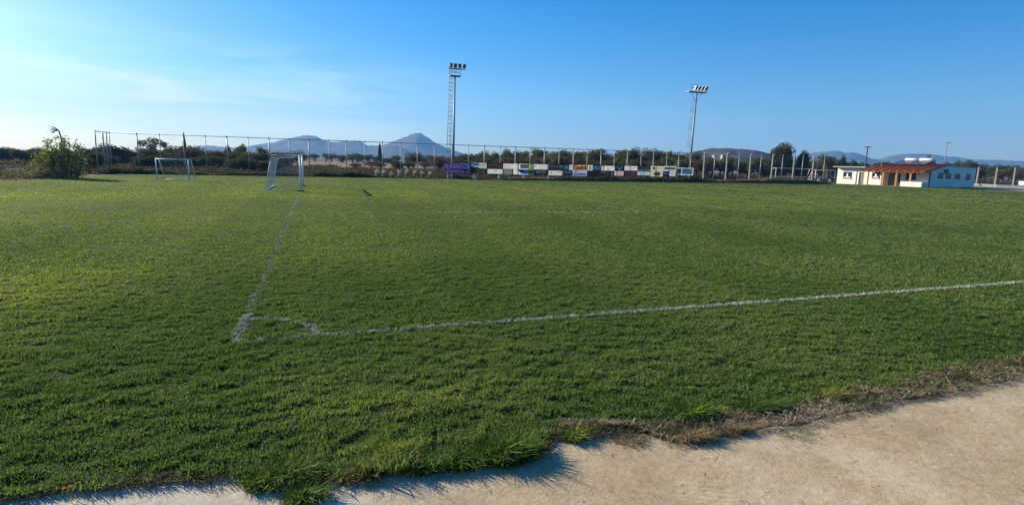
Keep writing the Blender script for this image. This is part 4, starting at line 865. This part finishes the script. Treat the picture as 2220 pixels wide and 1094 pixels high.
# trees that stand out
tree('pine', 331, 296, 125, 62, 'open umbrella pine with gaps in its crown above the small training goal')
tree('bushy', 393, 304, 120, 72, 'dark rounded tree with a cypress spike beside it, above the small training goal')
tree('cypress', 398, 289.5, 118, 8, 'slim dark cypress spike sticking out of a round dark tree on the left')
tree('green', 522, 307, 130, 44, 'light green round tree against the left mountain slope')
tree('round', 493, 312.5, 118, 24, 'small dark flat topped tree left of the light green tree')
tree('round', 566, 316, 125, 34, 'dark low tree right of the light green tree')
tree('brown', 644, 321, 110, 40, 'grey brown bare domed tree directly behind the big goal')
tree('cypress', 823.5, 312.5, 190, 10, 'lone dark cypress cone between the mountain peaks')
tree('brown', 897, 325, 150, 50, 'brown tree beneath the sharp mountain peak')
tree('brown', 955, 333, 105, 56, 'reddish brown bare tree left of the taller floodlight mast')
tree('elm', 1700, 303.5, 118, 74, 'tallest broad tree on the right with a ragged crown')
tree('elm', 1745, 322, 118, 40, 'smaller ragged tree leaning right beside the tallest broad tree')
tree('olive', 1798, 333.5, 125, 56, 'grey green olive tree just left of the clubhouse roof')
tree('round', 1829, 334, 135, 22, 'small dark tree rising above the left end of the clubhouse roof')
tree('bushy', 1919, 340, 150, 34, 'dark tree peaking between the two pale ridges above the tiled roof')
tree('red', 2020, 332, 112, 26, 'dark red leaved tree behind the solar water heaters')
tree('green', 2102, 341, 150, 40, 'green tree behind the far right corner of the clubhouse')
tree('olive', 1290, 319, 112, 60, 'broad grey olive tree above the orange board'); tree('round', 1373, 317, 115, 52, 'dark tree with a rounded top above the winged emblem board')
tree('bushy', 1482, 319, 118, 46, 'dark bushy tree just left of the shorter floodlight mast'); tree('round', 1100, 320, 125, 44, 'dark round tree above the Hot Dog board'); tree('round', 1163, 319, 125, 40, 'dark tree with two humps above the white X board')
tree('bushy', 207, 318, 70, 52, 'dark bushy tree between the big green shrub and the corner of the fence'); tree('brown', 183, 335, 62, 44, 'brownish bush half hidden behind the right side of the big green shrub')
# rows of trees nothing tells apart
row = random.Random(4)
def fill(px0, px1, step, ys, dep, w, kinds, label, group, jit=5, names=None):
    px = px0
    while px < px1:
        k = row.choice(kinds); d = dep*row.uniform(.9, 1.12); y = np.interp(px, [p[0] for p in ys], [p[1] for p in ys])+row.uniform(-.3, 1)*jit
        tree(k, px+row.uniform(-.3, .3)*step, y, d, w*row.uniform(.75, 1.3), label[k], group=group+' '+k); px += step*row.uniform(.8, 1.2)
lab = lambda place: {k: f'{d} {place}' for k, d in dict(olive='grey green olive tree', bushy='dark bushy tree', round='dark round tree', brown='bare brownish tree', green='green leafy tree').items()}
fill(-60, 215, 24, [(-60, 318), (0, 315), (60, 318), (130, 322), (195, 314), (215, 318)], 105, 56, ['bushy', 'bushy', 'round'], lab('in the dark hedge row at the far left'), 'far left hedge row', 3)
fill(205, 620, 26, [(205, 312), (230, 309), (262, 313), (290, 317), (310, 315), (420, 316), (460, 318), (600, 318), (620, 325)], 112, 60, ['bushy', 'bushy', 'round', 'brown'], lab('in the thick grove behind the left fence'), 'grove behind the left fence', 6)
fill(215, 600, 20, [(215, 330), (600, 338)], 92, 44, ['bushy', 'round', 'bushy'], lab('low in front of the grove behind the left fence'), 'front row behind the left fence', 8)
fill(600, 1000, 19, [(600, 327), (640, 329), (670, 327), (720, 330), (760, 330), (800, 333), (860, 335), (920, 337), (960, 336), (1000, 330)], 300, 34, ['bushy', 'brown', 'olive', 'round'], lab('in the low line under the mountains'), 'low tree line under the mountains', 5)
fill(770, 960, 26, [(770, 347), (850, 343), (960, 344)], 118, 38, ['brown', 'bushy', 'brown'], lab('in the scrub before the mountains'), 'scrub before the mountains', 5)
fill(985, 1530, 15, [(985, 328), (1010, 323), (1060, 325), (1130, 321), (1200, 323), (1245, 323), (1330, 319), (1410, 319), (1440, 320), (1530, 326)], 125, 46, ['bushy', 'olive', 'round', 'bushy'], lab('in the grove behind the sponsor boards'), 'grove behind the boards', 5)
fill(985, 1530, 15, [(985, 336), (1530, 337)], 100, 42, ['bushy', 'olive', 'brown', 'bushy'], lab('in the front row behind the sponsor boards'), 'front row behind the boards', 6)
fill(1530, 1680, 21, [(1530, 338), (1600, 337), (1680, 340)], 120, 42, ['olive', 'olive', 'green'], lab('in the sunny row behind the concrete posts'), 'row behind the concrete posts', 4)
fill(1535, 1800, 24, [(1535, 345), (1800, 350)], 130, 36, ['olive', 'bushy', 'olive'], lab('low behind the stored goals and concrete posts'), 'low row behind the concrete posts', 5)
fill(1750, 1960, 17, [(1750, 345), (1800, 344), (1840, 341), (1860, 344), (1900, 347), (1960, 348)], 170, 32, ['bushy', 'olive', 'green', 'round'], lab('above the clubhouse roofs'), 'row behind the clubhouse', 4)
fill(2030, 2320, 16, [(2030, 351), (2050, 348), (2085, 347), (2120, 351), (2160, 355), (2200, 353), (2320, 358)], 215, 32, ['bushy', 'olive', 'green', 'round'], lab('in the far row right of the clubhouse'), 'far row at the right', 3)
fill(2105, 2320, 24, [(2105, 362), (2320, 368)], 165, 34, ['olive', 'olive', 'brown'], lab('low behind the wire fence at the right'), 'low olives at the right', 4)
for k in PR:
    assert k in used, k

# ------------------------------------------------------------------ big leafy shrub and windswept palm at the left touchline end
def reed_shrub():
    b = at(138, 385.5); dep = (b-EYE).dot(F); H = (385.5-293)/FPX*dep; t = thing('reed_shrub', 'big loose green shrub at the left edge of the pitch, taller than a man', 'shrub', b)
    g = np.random.default_rng(11); mb = MB(); P = []; L = R0
    for i in range(90):
        u = g.uniform(-1, 1); q = g.uniform(-.8, .8); hh = H*(1-.42*abs(u)**1.7)*g.uniform(.55, 1.0)
        x0 = L*(u*1.5)+Vector((0, 1, 0))*q; x1 = x0+L*(u*.75+g.normal(0, .2))+Vector((0, q*.3, hh)); x0.z = -.05; mid = x0.lerp(x1, .55)+Vector((0, 0, .15*hh))
        mb.tube([x0, mid, x1], [.022, .016, .006], 5)
        for k in range(27):
            f = g.random()**.8; c = x0.lerp(mid, min(1, f*2)) if f < .5 else mid.lerp(x1, f*2-1); P.append(np.array(c)+g.normal(0, .13, 3))
    mb.build('stems', M_bark, t); P = np.array(P); P[:, 2] = np.maximum(P[:, 2], .05); V, T = leaf_quads(P, .125, 3)
    link('foliage', raw_mesh('foliage', V, T, 4, leafm('shrub_foliage', (.13, .17, .055), (.24, .27, .10))), t)
    b2 = at(92, 386.5); t = thing('low_shrub', 'pale dry shrub at the foot of the big green shrub', 'shrub', b2); P = np.abs(g.normal(0, 1, (1500, 3)))*np.array([.9, .5, .42])*np.where(g.random((1500, 3)) < .5, -1, 1); P[:, 2] = np.abs(P[:, 2])
    V, T = leaf_quads(P, .07, 4); link('foliage', raw_mesh('foliage', V, T, 4, leafm('pale_scrub', (.13, .125, .08), (.20, .18, .12))), t)
    mb = MB()
    for i in range(14): a = g.uniform(0, 6.28); mb.tube([(0, 0, -.03), (.5*math.cos(a), .3*math.sin(a), g.uniform(.3, .8))], [.02, .006], 5)
    mb.build('stems', M_bark, t)
reed_shrub()
def palm():
    dep = 70; b = atd(140, 360, dep); c = atd(127.5, 283, dep); b0 = Vector((b.x, b.y, -.06)); t = thing('palm_tree', 'lone palm with fronds swept to the left by wind above the big shrub', 'palm', b0)
    top = c-b0; mb = MB(); mb.tube([(0, 0, 0), top*.5+R0*.25, top*.85+R0*.12, top], [.16, .11, .08, .07], 8); mb.build('trunk', M_bark, t)
    g = random.Random(5); mb = MB()
    for i in range(30):
        d = (R0*g.uniform(-1.0, -.6)+Vector((0, 1, 0))*g.uniform(-.35, .35)+Vector((0, 0, g.uniform(-.05, .75)))).normalized(); ln = g.uniform(.9, 1.55); pts = []
        for k in range(6):
            f = k/5; pts.append(top+d*ln*f+Vector((0, 0, -.28*f*f*ln)))
        side_ = d.cross(Vector((0, 0, 1))).normalized()
        for k in range(5):
            w = .055*(1-k/5.5); mb.face([pts[k]-side_*w, pts[k]+side_*w, pts[k+1]+side_*w*.7, pts[k+1]-side_*w*.7])
            for s_ in (-1, 1): mb.face([pts[k], pts[k]+d*.07, pts[k]+side_*s_*.2+d*.16+Vector((0, 0, -.06))])
    mb.build('crown', L_cyp, t)
palm()

# ------------------------------------------------------------------ ground cover nobody could count
SC_d = leafm('scrub_dark', (.048, .045, .029), (.095, .08, .052)); SC_p = leafm('scrub_pale', (.085, .082, .055), (.14, .125, .085)); SC_b = leafm('bank_weeds', (.030, .034, .018), (.085, .085, .045))
def cover(name, n, regionf, hf, leaf, m, label, cat, per=26, rx=.6, seed=1):
    g = np.random.default_rng(seed); x, y = regionf(g, n); h = hf(x, y, g); k = h > .02; x, y, h = x[k], y[k], h[k]; n = len(x)
    d = g.normal(0, 1, (n, per, 3)); d /= np.linalg.norm(d, axis=2)[..., None]; d *= (.45+.55*g.random((n, per)))[..., None]; d[..., 2] = np.abs(d[..., 2])
    P = np.stack([x, y, np.full(n, -.03)], 1)[:, None]+d*np.stack([rx*(.5+h), rx*(.5+h), h], 1)[:, None]
    V, T = leaf_quads(P.reshape(-1, 3), leaf, seed+1); tag(link(name, raw_mesh(name, V, T, 4, m)), label, cat, kind='stuff')
def reg(x0, x1, y0, y1):
    return lambda g, n: (g.uniform(x0, x1, n), g.uniform(y0, y1, n))
cover('undergrowth', 4200, reg(-75, 118, 75, 100), lambda x, y, g: np.clip(fbm(x*.16, y*.16, 3)*1.9-.42, 0, 1.2)*g.uniform(.5, 1.1, len(x))*np.where((x > 86) & (y < 84), 0, 1)*np.where((x > 90) & (x < 116) & (y < 90), 0, 1), .15, SC_d, 'dark brown scrub and weeds behind the far fence', 'scrub', 26, .8, 3)
cover('undergrowth', 3600, reg(-110, 200, 100, 150), lambda x, y, g: np.clip(fbm(x*.12, y*.12, 5)*2.2-.55, 0, 1.4)*g.uniform(.5, 1.1, len(x))*np.where((x > 5) & (x < 42) & (y > 122), .12, 1), .24, SC_d, 'dark scrub under the trees beyond the pitch', 'scrub', 22, 1.2, 5)
def left_reg(g, n): return g.uniform(-62, -22, n), g.uniform(42, 95, n)
cover('undergrowth', 2600, left_reg, lambda x, y, g: np.where(inside(POLY, x, y-1), 0, 1)*np.where(x > -21.5, 0, 1)*np.clip(fbm(x*.25, y*.25, 8)*2-.5, 0, 1)*g.uniform(.5, 1, len(x))*.9, .13, SC_p, 'pale grey green scrub left of the pitch', 'scrub', 30, .7, 8)
# overgrown bank of weeds along the foot of the far fence
BP = [(196, 372), (230, 372), (245, 362), (262, 364), (285, 367), (300, 361), (315, 370), (345, 366), (375, 372), (400, 376), (430, 371), (460, 377), (500, 374), (540, 375), (585, 371), (610, 372), (650, 378), (675, 379), (690, 372), (715, 374), (735, 377), (745, 372), (775, 371), (800, 378), (830, 381), (880, 383), (950, 384), (985, 379), (1010, 380), (1025, 386), (1100, 386.5), (1180, 386), (1225, 381), (1240, 383), (1290, 383), (1330, 381), (1345, 386), (1400, 383), (1440, 385), (1470, 386), (1500, 378), (1520, 386), (1560, 390), (1600, 387), (1640, 388.5), (1680, 384), (1730, 385), (1765, 391), (1795, 394)]
def bank():
    g = np.random.default_rng(21); px = g.uniform(196, 1795, 5200); py = np.interp(px, [p[0] for p in BP], [p[1] for p in BP]); pts = []; hh = []
    for a, b in zip(px, py):
        p = on_y(a, b, 72.75); pts.append((p.x, 72.75+g.normal(0, .28))); hh.append(max(.16, p.z))
    P0 = np.array(pts); h = np.array(hh); n = len(h); per = 44
    d = g.normal(0, 1, (n, per, 3)); d /= np.linalg.norm(d, axis=2)[..., None]; d *= (.3+.7*g.random((n, per)))[..., None]; d[..., 2] = np.abs(d[..., 2])
    P = np.concatenate([P0, np.full((n, 1), -.03)], 1)[:, None]+d*np.stack([.22+.15*h, .22+.15*h, h*1.02], 1)[:, None]
    V, T = leaf_quads(P.reshape(-1, 3), .075, 5); tag(link('weed_bank', raw_mesh('weed_bank', V, T, 4, SC_b)), 'dark overgrown bank of weeds along the foot of the far fence', 'weeds', kind='stuff')
bank()
# dry straw coloured grass under the boards and the concrete posts
def drygrass():
    g = np.random.default_rng(31); X, Y, H = [], [], []
    for (a, b, y0, h0, n) in ((1105, 1330, 72.2, .38, 900), (1330, 1480, 72.1, .22, 350), (1225, 1262, 72.0, .55, 260), (1530, 1660, 72.1, .42, 800), (1600, 1745, 72.0, .62, 1500), (1655, 1740, 72.3, .85, 900), (250, 960, 72.3, .2, 500)):
        for px in g.uniform(a, b, n): p = on_y(px, 390, y0); X.append(p.x); Y.append(y0+abs(g.normal(0, .25))); H.append(h0*g.uniform(.6, 1.2))
    V, T = blades(np.stack([X, Y], 1), np.array(H), np.full(len(X), .035), 9, np.full(len(X), .14), .5, 3)
    tag(link('dry_grass', raw_mesh('dry_grass', V, T, 3, mat('dead_grass', (.34, .28, .16), (.22, .17, .095), scale=.8, rough=.9, spec=.1, transl=.35, island=.3))), 'dead straw coloured grass below the boards and posts', 'dry grass', kind='stuff')
drygrass()
for px, yt in ((817, 365.5), (832, 367), (848, 371), (865, 367.5), (881.5, 364.5), (899, 366), (915, 369), (931, 371)):
    p = on_y(px, 380, 72.25); h = max(.6, on_y(px, yt, 72.25).z); V, T = blades(np.zeros((26, 2)), np.full(26, h), np.full(26, .05), 3, np.full(26, .10), .28, int(px))
    tag(link('plume_grass', raw_mesh('plume_grass', V, T, 3, mat('pale_plume', (.52, .47, .38), (.40, .35, .27), scale=3, rough=.9, transl=.4, island=.25)), loc=(p.x, 72.25, 0)), 'pale dry grass plume standing by the fence below the sharp mountain peak', 'grass plume', 'pale plumes by the fence')
# sunlit ochre fallow ground and pale strips beyond the fence
def patch(name, pix, m, label, z=-.02):
    sheet(name, [(p.x, p.y) for p in (at(a, b) for a, b in pix)], z, m, label)
patch('field', [(620, 357.5), (690, 363.5), (770, 364), (830, 366), (905, 364.5), (960, 365), (960, 357), (890, 354.5), (810, 351), (700, 349.5), (620, 349)], M_field, 'ochre fallow field in the sun beyond the left fence')
patch('field', [(1975, 381), (2110, 384), (2300, 390), (2300, 383), (2110, 379.5), (1975, 378)], M_field, 'tan dry field behind the right wire fence')
patch('field', [(1535, 373), (1800, 380), (1800, 378), (1535, 371.5)], M_path, 'pale dirt track behind the concrete posts')
# houses on the brown hill
for k, (px, py, w, h, lb) in enumerate(((1551, 336.2, 5, 1.6, 'tiny pale flat roofed house on the brown hill, the left one'), (1571, 335.6, 8, 2.6, 'tiny white house on the brown hill, right one with a taller end block'))):
    c = atd(px, py, 560); s_ = 560/FPX; t = thing('house', lb, 'house', (c.x, c.y, -.06), -YAW, 'houses on the hill'); zc = c.z
    m = MB(); m.box(-w*s_/2, 0, 0, w*s_/2, 6, zc); m.box(w*s_*.22, -.4, 0, w*s_/2+.3, 5, zc+h*s_*.45) if k else None; m.build('wall', mat('house_wall', (.33, .27, .22), (.27, .22, .18), scale=.5), t)
    m = MB(); m.box(-w*s_/2-.2, -.2, zc+.005, w*s_*.2, 6.2, zc+.3); m.build('roof', mat('house_roof', (.25, .13, .08), (.2, .1, .06), scale=1), t)
    for i in range(2):
        m = MB(); x = (-.3+.28*i)*w*s_; m.box(x, -.05, zc-1.6, x+.7, -.005, zc-.6); m.build('window', M_dark_steel, t)
# white rail in the scrub at far left
p = at(10, 378); q = at(52, 377); m = MB(); d = q-p
m.tube([(0, 0, .5), (d.x, d.y, .5)], .035, 6)
for f in (0, .33, .66, 1): m.tube([(d.x*f, d.y*f, -.05), (d.x*f, d.y*f, .5)], .03, 6)
tag(m.build('low_railing', M_white, loc=p), 'short white pipe railing in the pale scrub at the far left', 'railing')

# ------------------------------------------------------------------ foreground verge: thatch, tufts, litter
CE = [(1.9, 4.3), (2.3, 4.25), (2.6, 4.0), (2.75, 3.74), (2.86, 3.64), (3.2, 3.63), (3.7, 3.64), (4.3, 3.62), (4.9, 3.66), (5.6, 3.70), (6.6, 3.72), (7.6, 3.74), (9, 3.80), (16, 3.85), (40, 3.9)]
cx_, cy_ = np.array([c[0] for c in CE]), np.array([c[1] for c in CE])
def conc_y(x): return np.interp(x, cx_, cy_)+.20*(fbm(np.asarray(x)*3.1, np.asarray(x)*0+2, 15, 5)-.5)
def straws(x, y, z, ln, w, seed, a0=None, tilt=.12):
    g = np.random.default_rng(seed); n = len(x); a = g.uniform(0, 6.283, n) if a0 is None else a0+g.normal(0, .5, n); L = ln*g.uniform(.4, 1.4, n); dx, dy = np.cos(a)*L/2, np.sin(a)*L/2; dz = L*g.normal(0, tilt, n)
    nx, ny = -np.sin(a)*w/2, np.cos(a)*w/2; c = L*.25*g.normal(0, 1, n); mxx, myy = x-np.sin(a)*c, y+np.cos(a)*c
    z = np.maximum(z, .0+np.abs(dz)/2-.025)
    V = np.stack([np.stack([x-dx-nx, y-dy-ny, z-dz/2], 1), np.stack([x-dx+nx, y-dy+ny, z-dz/2+.001], 1), np.stack([mxx+nx, myy+ny, z+.004], 1), np.stack([mxx-nx, myy-ny, z+.003], 1), np.stack([x+dx+nx*.4, y+dy+ny*.4, z+dz/2], 1), np.stack([x+dx-nx*.4, y+dy-ny*.4, z+dz/2], 1)], 1).reshape(-1, 3)
    i = (np.arange(n)*6)[:, None]; return V, np.concatenate([i+np.array([[0, 1, 2, 3]]), i+np.array([[3, 2, 4, 5]])], 1).reshape(-1)
def verge():
    xx = np.concatenate([np.arange(2.25, 13, .03), np.arange(13, 40, .4)]); tt = np.linspace(0, 1, 22); y0 = conc_y(xx); y1 = np.maximum(edge_y(xx)+.06, y0+.02)
    Y = y0[:, None]+(y1-y0)[:, None]*tt[None]; X = np.repeat(xx[:, None], 22, 1); X = X+.02*(fbm(X*9, Y*9, 3)-.5)
    prof = np.clip(tt*9, 0, 1)*.024
    Z = -.035+prof[None]+.040*(fbm(X*6, Y*8, 7)-.5)*np.clip(tt*6, 0, 1)[None]+.012*(fbm(X*30, Y*30, 9)-.5)
    n, k = X.shape; idx = (np.arange(n-1)[:, None]*k+np.arange(k-1)[None]).reshape(-1, 1)
    m = mat('thatch_soil', (.12, .092, .06), (.42, .345, .24), scale=7, rough=1, spec=.05, bump=1.0, bscale=70, detail=8)
    tag(link('dry_verge', raw_mesh('dry_verge', np.stack([X, Y, Z], -1).reshape(-1, 3), idx+np.array([[0, k, k+1, 1]]), 4, m, True)), 'brown strip of dead thatch and soil between turf and concrete', kind='structure')
    g = np.random.default_rng(41)
    x = np.concatenate([g.uniform(2.0, 9, 5600), g.uniform(9, 20, 2400)]); f = g.random(len(x)); k = fbm(x*2.6, f*2.2, 51) > .40; x, f = x[k], f[k]; y = conc_y(x)+(edge_y(x)+.05-conc_y(x))*f
    V, T = straws(x, y, .012+.02*g.random(len(x)), .09, .0045, 5, None, .3); 
    # straw fringe hanging over the concrete, pulled towards the camera
    x2 = g.uniform(1.9, 14, 1500); y2 = conc_y(x2)-.01-np.abs(g.normal(0, .03, len(x2))); V2, T2 = straws(x2, y2, np.full(len(x2), -.012), .11, .004, 6, -math.pi/2+.4, .06)
    tag(link('straw_litter', raw_mesh('straw_litter', np.concatenate([V, V2]), np.concatenate([T, T2+len(V)]), 4, M_straw)), 'dead straw lying on the brown verge', 'straw', kind='stuff')
    # ragged dead fringe along the left turf edge
    x = g.uniform(-6, 2.3, 1900); y = edge_y(x)+g.normal(.02, .05, len(x)); V, T = blades(np.stack([x, y], 1), np.full(len(x), .026), np.full(len(x), .006), 6, np.full(len(x), .035), 1.8, 8)
    x2 = g.uniform(1.9, 12, 3000); y2 = edge_y(x2)+g.normal(.0, .05, len(x2)); V2, T2 = blades(np.stack([x2, y2], 1), np.full(len(x2), .034), np.full(len(x2), .006), 6, np.full(len(x2), .04), 1.3, 9)
    tag(link('dead_fringe', raw_mesh('dead_fringe', np.concatenate([V, V2]), np.concatenate([T, T2+len(V)]), 3, mat('dead_fringe', (.075, .060, .035), (.16, .13, .075), scale=5, rough=.95, spec=.05, transl=.2, island=.4))), 'brown dead fringe of the turf edge', 'dead grass', kind='stuff')
    x = g.uniform(2.4, 14, 4600); q = fbm(x*1.7, x*0+4, 77); k = q > .42; x = x[k]; y = conc_y(x)+(edge_y(x)+.02-conc_y(x))*g.random(len(x))**.6; V, T = blades(np.stack([x, y], 1), np.full(len(x), .040), np.full(len(x), .005), 6, np.full(len(x), .03), 1.6, 19)
    tag(link('verge_weeds', raw_mesh('verge_weeds', V, T, 3, leafm('verge_green', (.055, .085, .026), (.12, .135, .055)))), 'sparse grey green weeds growing through the dry verge', 'weeds', kind='stuff')
    # twigs, crumbs and small stones on the slab
    x = g.uniform(-3, 9, 420); y = np.where(g.random(420) < .6, np.minimum(edge_y(x), np.where(x > 2, conc_y(x), 9))-np.abs(g.normal(0, .45, 420)), g.uniform(1.5, 4, 420)); V, T = straws(x, y, np.full(420, -.016), .075, .0035, 12, None, .05)
    tag(link('twig_litter', raw_mesh('twig_litter', V, T, 4, mat('twig', (.12, .085, .055), (.2, .15, .10), scale=4, rough=.9, island=.3))), 'thin dry twigs scattered on the concrete', 'twigs', kind='stuff')
    n = 2400; x = g.uniform(-3, 9, n); y = g.uniform(1.6, 4.1, n); s_ = .0027*np.exp(g.normal(.3, .55, n)); D = np.array([[1, 0, 0], [0, 1, 0], [-1, 0, 0], [0, -1, 0], [0, 0, .8], [0, 0, -.8]]); V = (np.stack([x, y, np.full(n, -.024)], 1)[:, None]+D[None]*s_[:, None, None]*g.uniform(.6, 1.4, (n, 6, 1))).reshape(-1, 3)
    i = (np.arange(n)*6)[:, None]; T = np.concatenate([i+np.array([f_]) for f_ in ([0, 1, 4], [1, 2, 4], [2, 3, 4], [3, 0, 4], [1, 0, 5], [2, 1, 5], [3, 2, 5], [0, 3, 5])], 1).reshape(-1)
    tag(link('gravel_crumbs', raw_mesh('gravel_crumbs', V, T, 3, mat('crumb', (.20, .165, .12), (.36, .31, .24), scale=30, rough=1, island=.4))), 'small stones and crumbs of soil on the concrete', 'gravel', kind='stuff')
verge()
TUFT = {'green': leafm('tuft_green', (.062, .13, .022), (.115, .195, .038)), 'lime': leafm('tuft_lime', (.24, .28, .04), (.33, .36, .07)), 'orange': leafm('tuft_orange', (.25, .20, .06), (.21, .22, .06)), 'tan': leafm('tuft_tan', (.32, .24, .14), (.19, .15, .085)), 'grey': leafm('tuft_grey', (.13, .145, .085), (.19, .19, .12)), 'dark': leafm('tuft_dark', (.042, .095, .018), (.085, .15, .028))}
def tuft(px, py, rx, ry, h, n, inks, label, w=.008, lean=1.35, seed=1, z=0.0):
    b = at(px, py); g = np.random.default_rng(seed+int(px)); a = g.uniform(0, 6.283, n); r = np.sqrt(g.random(n)); P = np.stack([np.cos(a)*r*rx, np.sin(a)*r*ry], 1); hh = 1.3*h*(1-.5*r**2)*g.uniform(.7, 1.2, n)
    V, T = blades(P, hh, np.full(n, w), 8, np.full(n, .03), lean, seed+int(px)); mi = np.repeat(np.searchsorted(np.cumsum([i[1] for i in inks])/sum(i[1] for i in inks), g.random(n*8)), 3)
    o = link('grass_tuft', raw_mesh('grass_tuft', V, T, 3, [TUFT[i[0]] for i in inks], mi=np.minimum(mi, len(inks)-1)), loc=(b.x, b.y, -.03+z)); return tag(o, label, 'grass tuft')
tuft(618, 1035, .26, .13, .105, 260, [('green', 6), ('dark', 3), ('lime', 1)], 'large green and yellow tuft spilling over the concrete, leftmost of the edge tufts')
tuft(665, 1078, .13, .07, .09, 110, [('green', 6), ('dark', 2), ('tan', 1)], 'green tuft with reddish stems cut by the bottom edge of the photo')
tuft(782, 1022, .14, .09, .085, 150, [('orange', 6), ('lime', 1), ('tan', 2)], 'orange tinged tuft between two green ones on the concrete edge')
tuft(850, 985, .20, .10, .10, 190, [('lime', 6), ('green', 3)], 'bright lime yellow tuft on the turf lip')
tuft(925, 1008, .20, .09, .09, 190, [('dark', 6), ('green', 3)], 'dark green tuft drooping onto the slab right of the lime one')
tuft(1010, 1000, .18, .09, .10, 170, [('green', 6), ('dark', 4)], 'middle green tuft joined to the big long bladed one')
tuft(1100, 985, .27, .15, .14, 360, [('dark', 5), ('green', 5), ('lime', 1)], 'biggest tuft with long dark green blades spread over the concrete', .009, 1.1)
tuft(1246, 945, .10, .07, .075, 90, [('green', 5), ('lime', 3)], 'small round green tuft alone on the slab edge')
tuft(1362, 950, .15, .12, .05, 60, [('tan', 8), ('grey', 2)], 'sparse flattened tan tuft on the concrete', .005, 2.2)
tuft(1505, 945, .17, .09, .075, 170, [('tan', 8), ('orange', 1)], 'dense brown dead tuft at the left end of the dry verge', .006, 1.3)
tuft(1590, 930, .15, .08, .07, 130, [('tan', 8), ('dark', 1)], 'brown dead tuft beside the deep shadow under the turf', .006, 1.2)
tuft(1735, 940, .26, .15, .026, 85, [('grey', 8), ('green', 2)], 'wispy grey green creeping weed spread on bare concrete', .004, 3.2)
tuft(1500, 900, .32, .07, .11, 280, [('green', 6), ('dark', 3), ('lime', 1)], 'leafy green weeds along the turf lip above the brown tufts')
tuft(1655, 884, .34, .07, .10, 280, [('green', 7), ('dark', 3)], 'green weeds on the turf lip above the creeping weed')
tuft(1800, 856, .22, .07, .085, 160, [('lime', 5), ('orange', 3), ('green', 2)], 'yellowish tuft at the right end of the green lip')
for px, py, lb in ((139, 1071, 'yellow flower at the bottom left turf edge, the left one of two'), (153, 1067, 'yellow flower at the bottom left turf edge, the right one of two')):
    b = at(px, py); t = thing('flower', lb, 'flower', (b.x, b.y, 0), 0, 'yellow flowers'); m = MB(); m.tube([(0, 0, -.03), (.004, -.01, .05)], .002, 5); m.build('stem', TUFT['green'], t)
    m = MB()
    for i in range(11):
        a = 6.283*i/11; c, s_ = math.cos(a), math.sin(a); m.face([(.004, -.01, .051), (.004+c*.009-s_*.004, -.01+s_*.009+c*.004, .056), (.004+c*.017, -.01+s_*.017, .055), (.004+c*.009+s_*.004, -.01+s_*.009-c*.004, .056)])
    m.build('petals', mat('yellow_petal', (.75, .50, .02), (.65, .42, .02), scale=20, rough=.7), t)
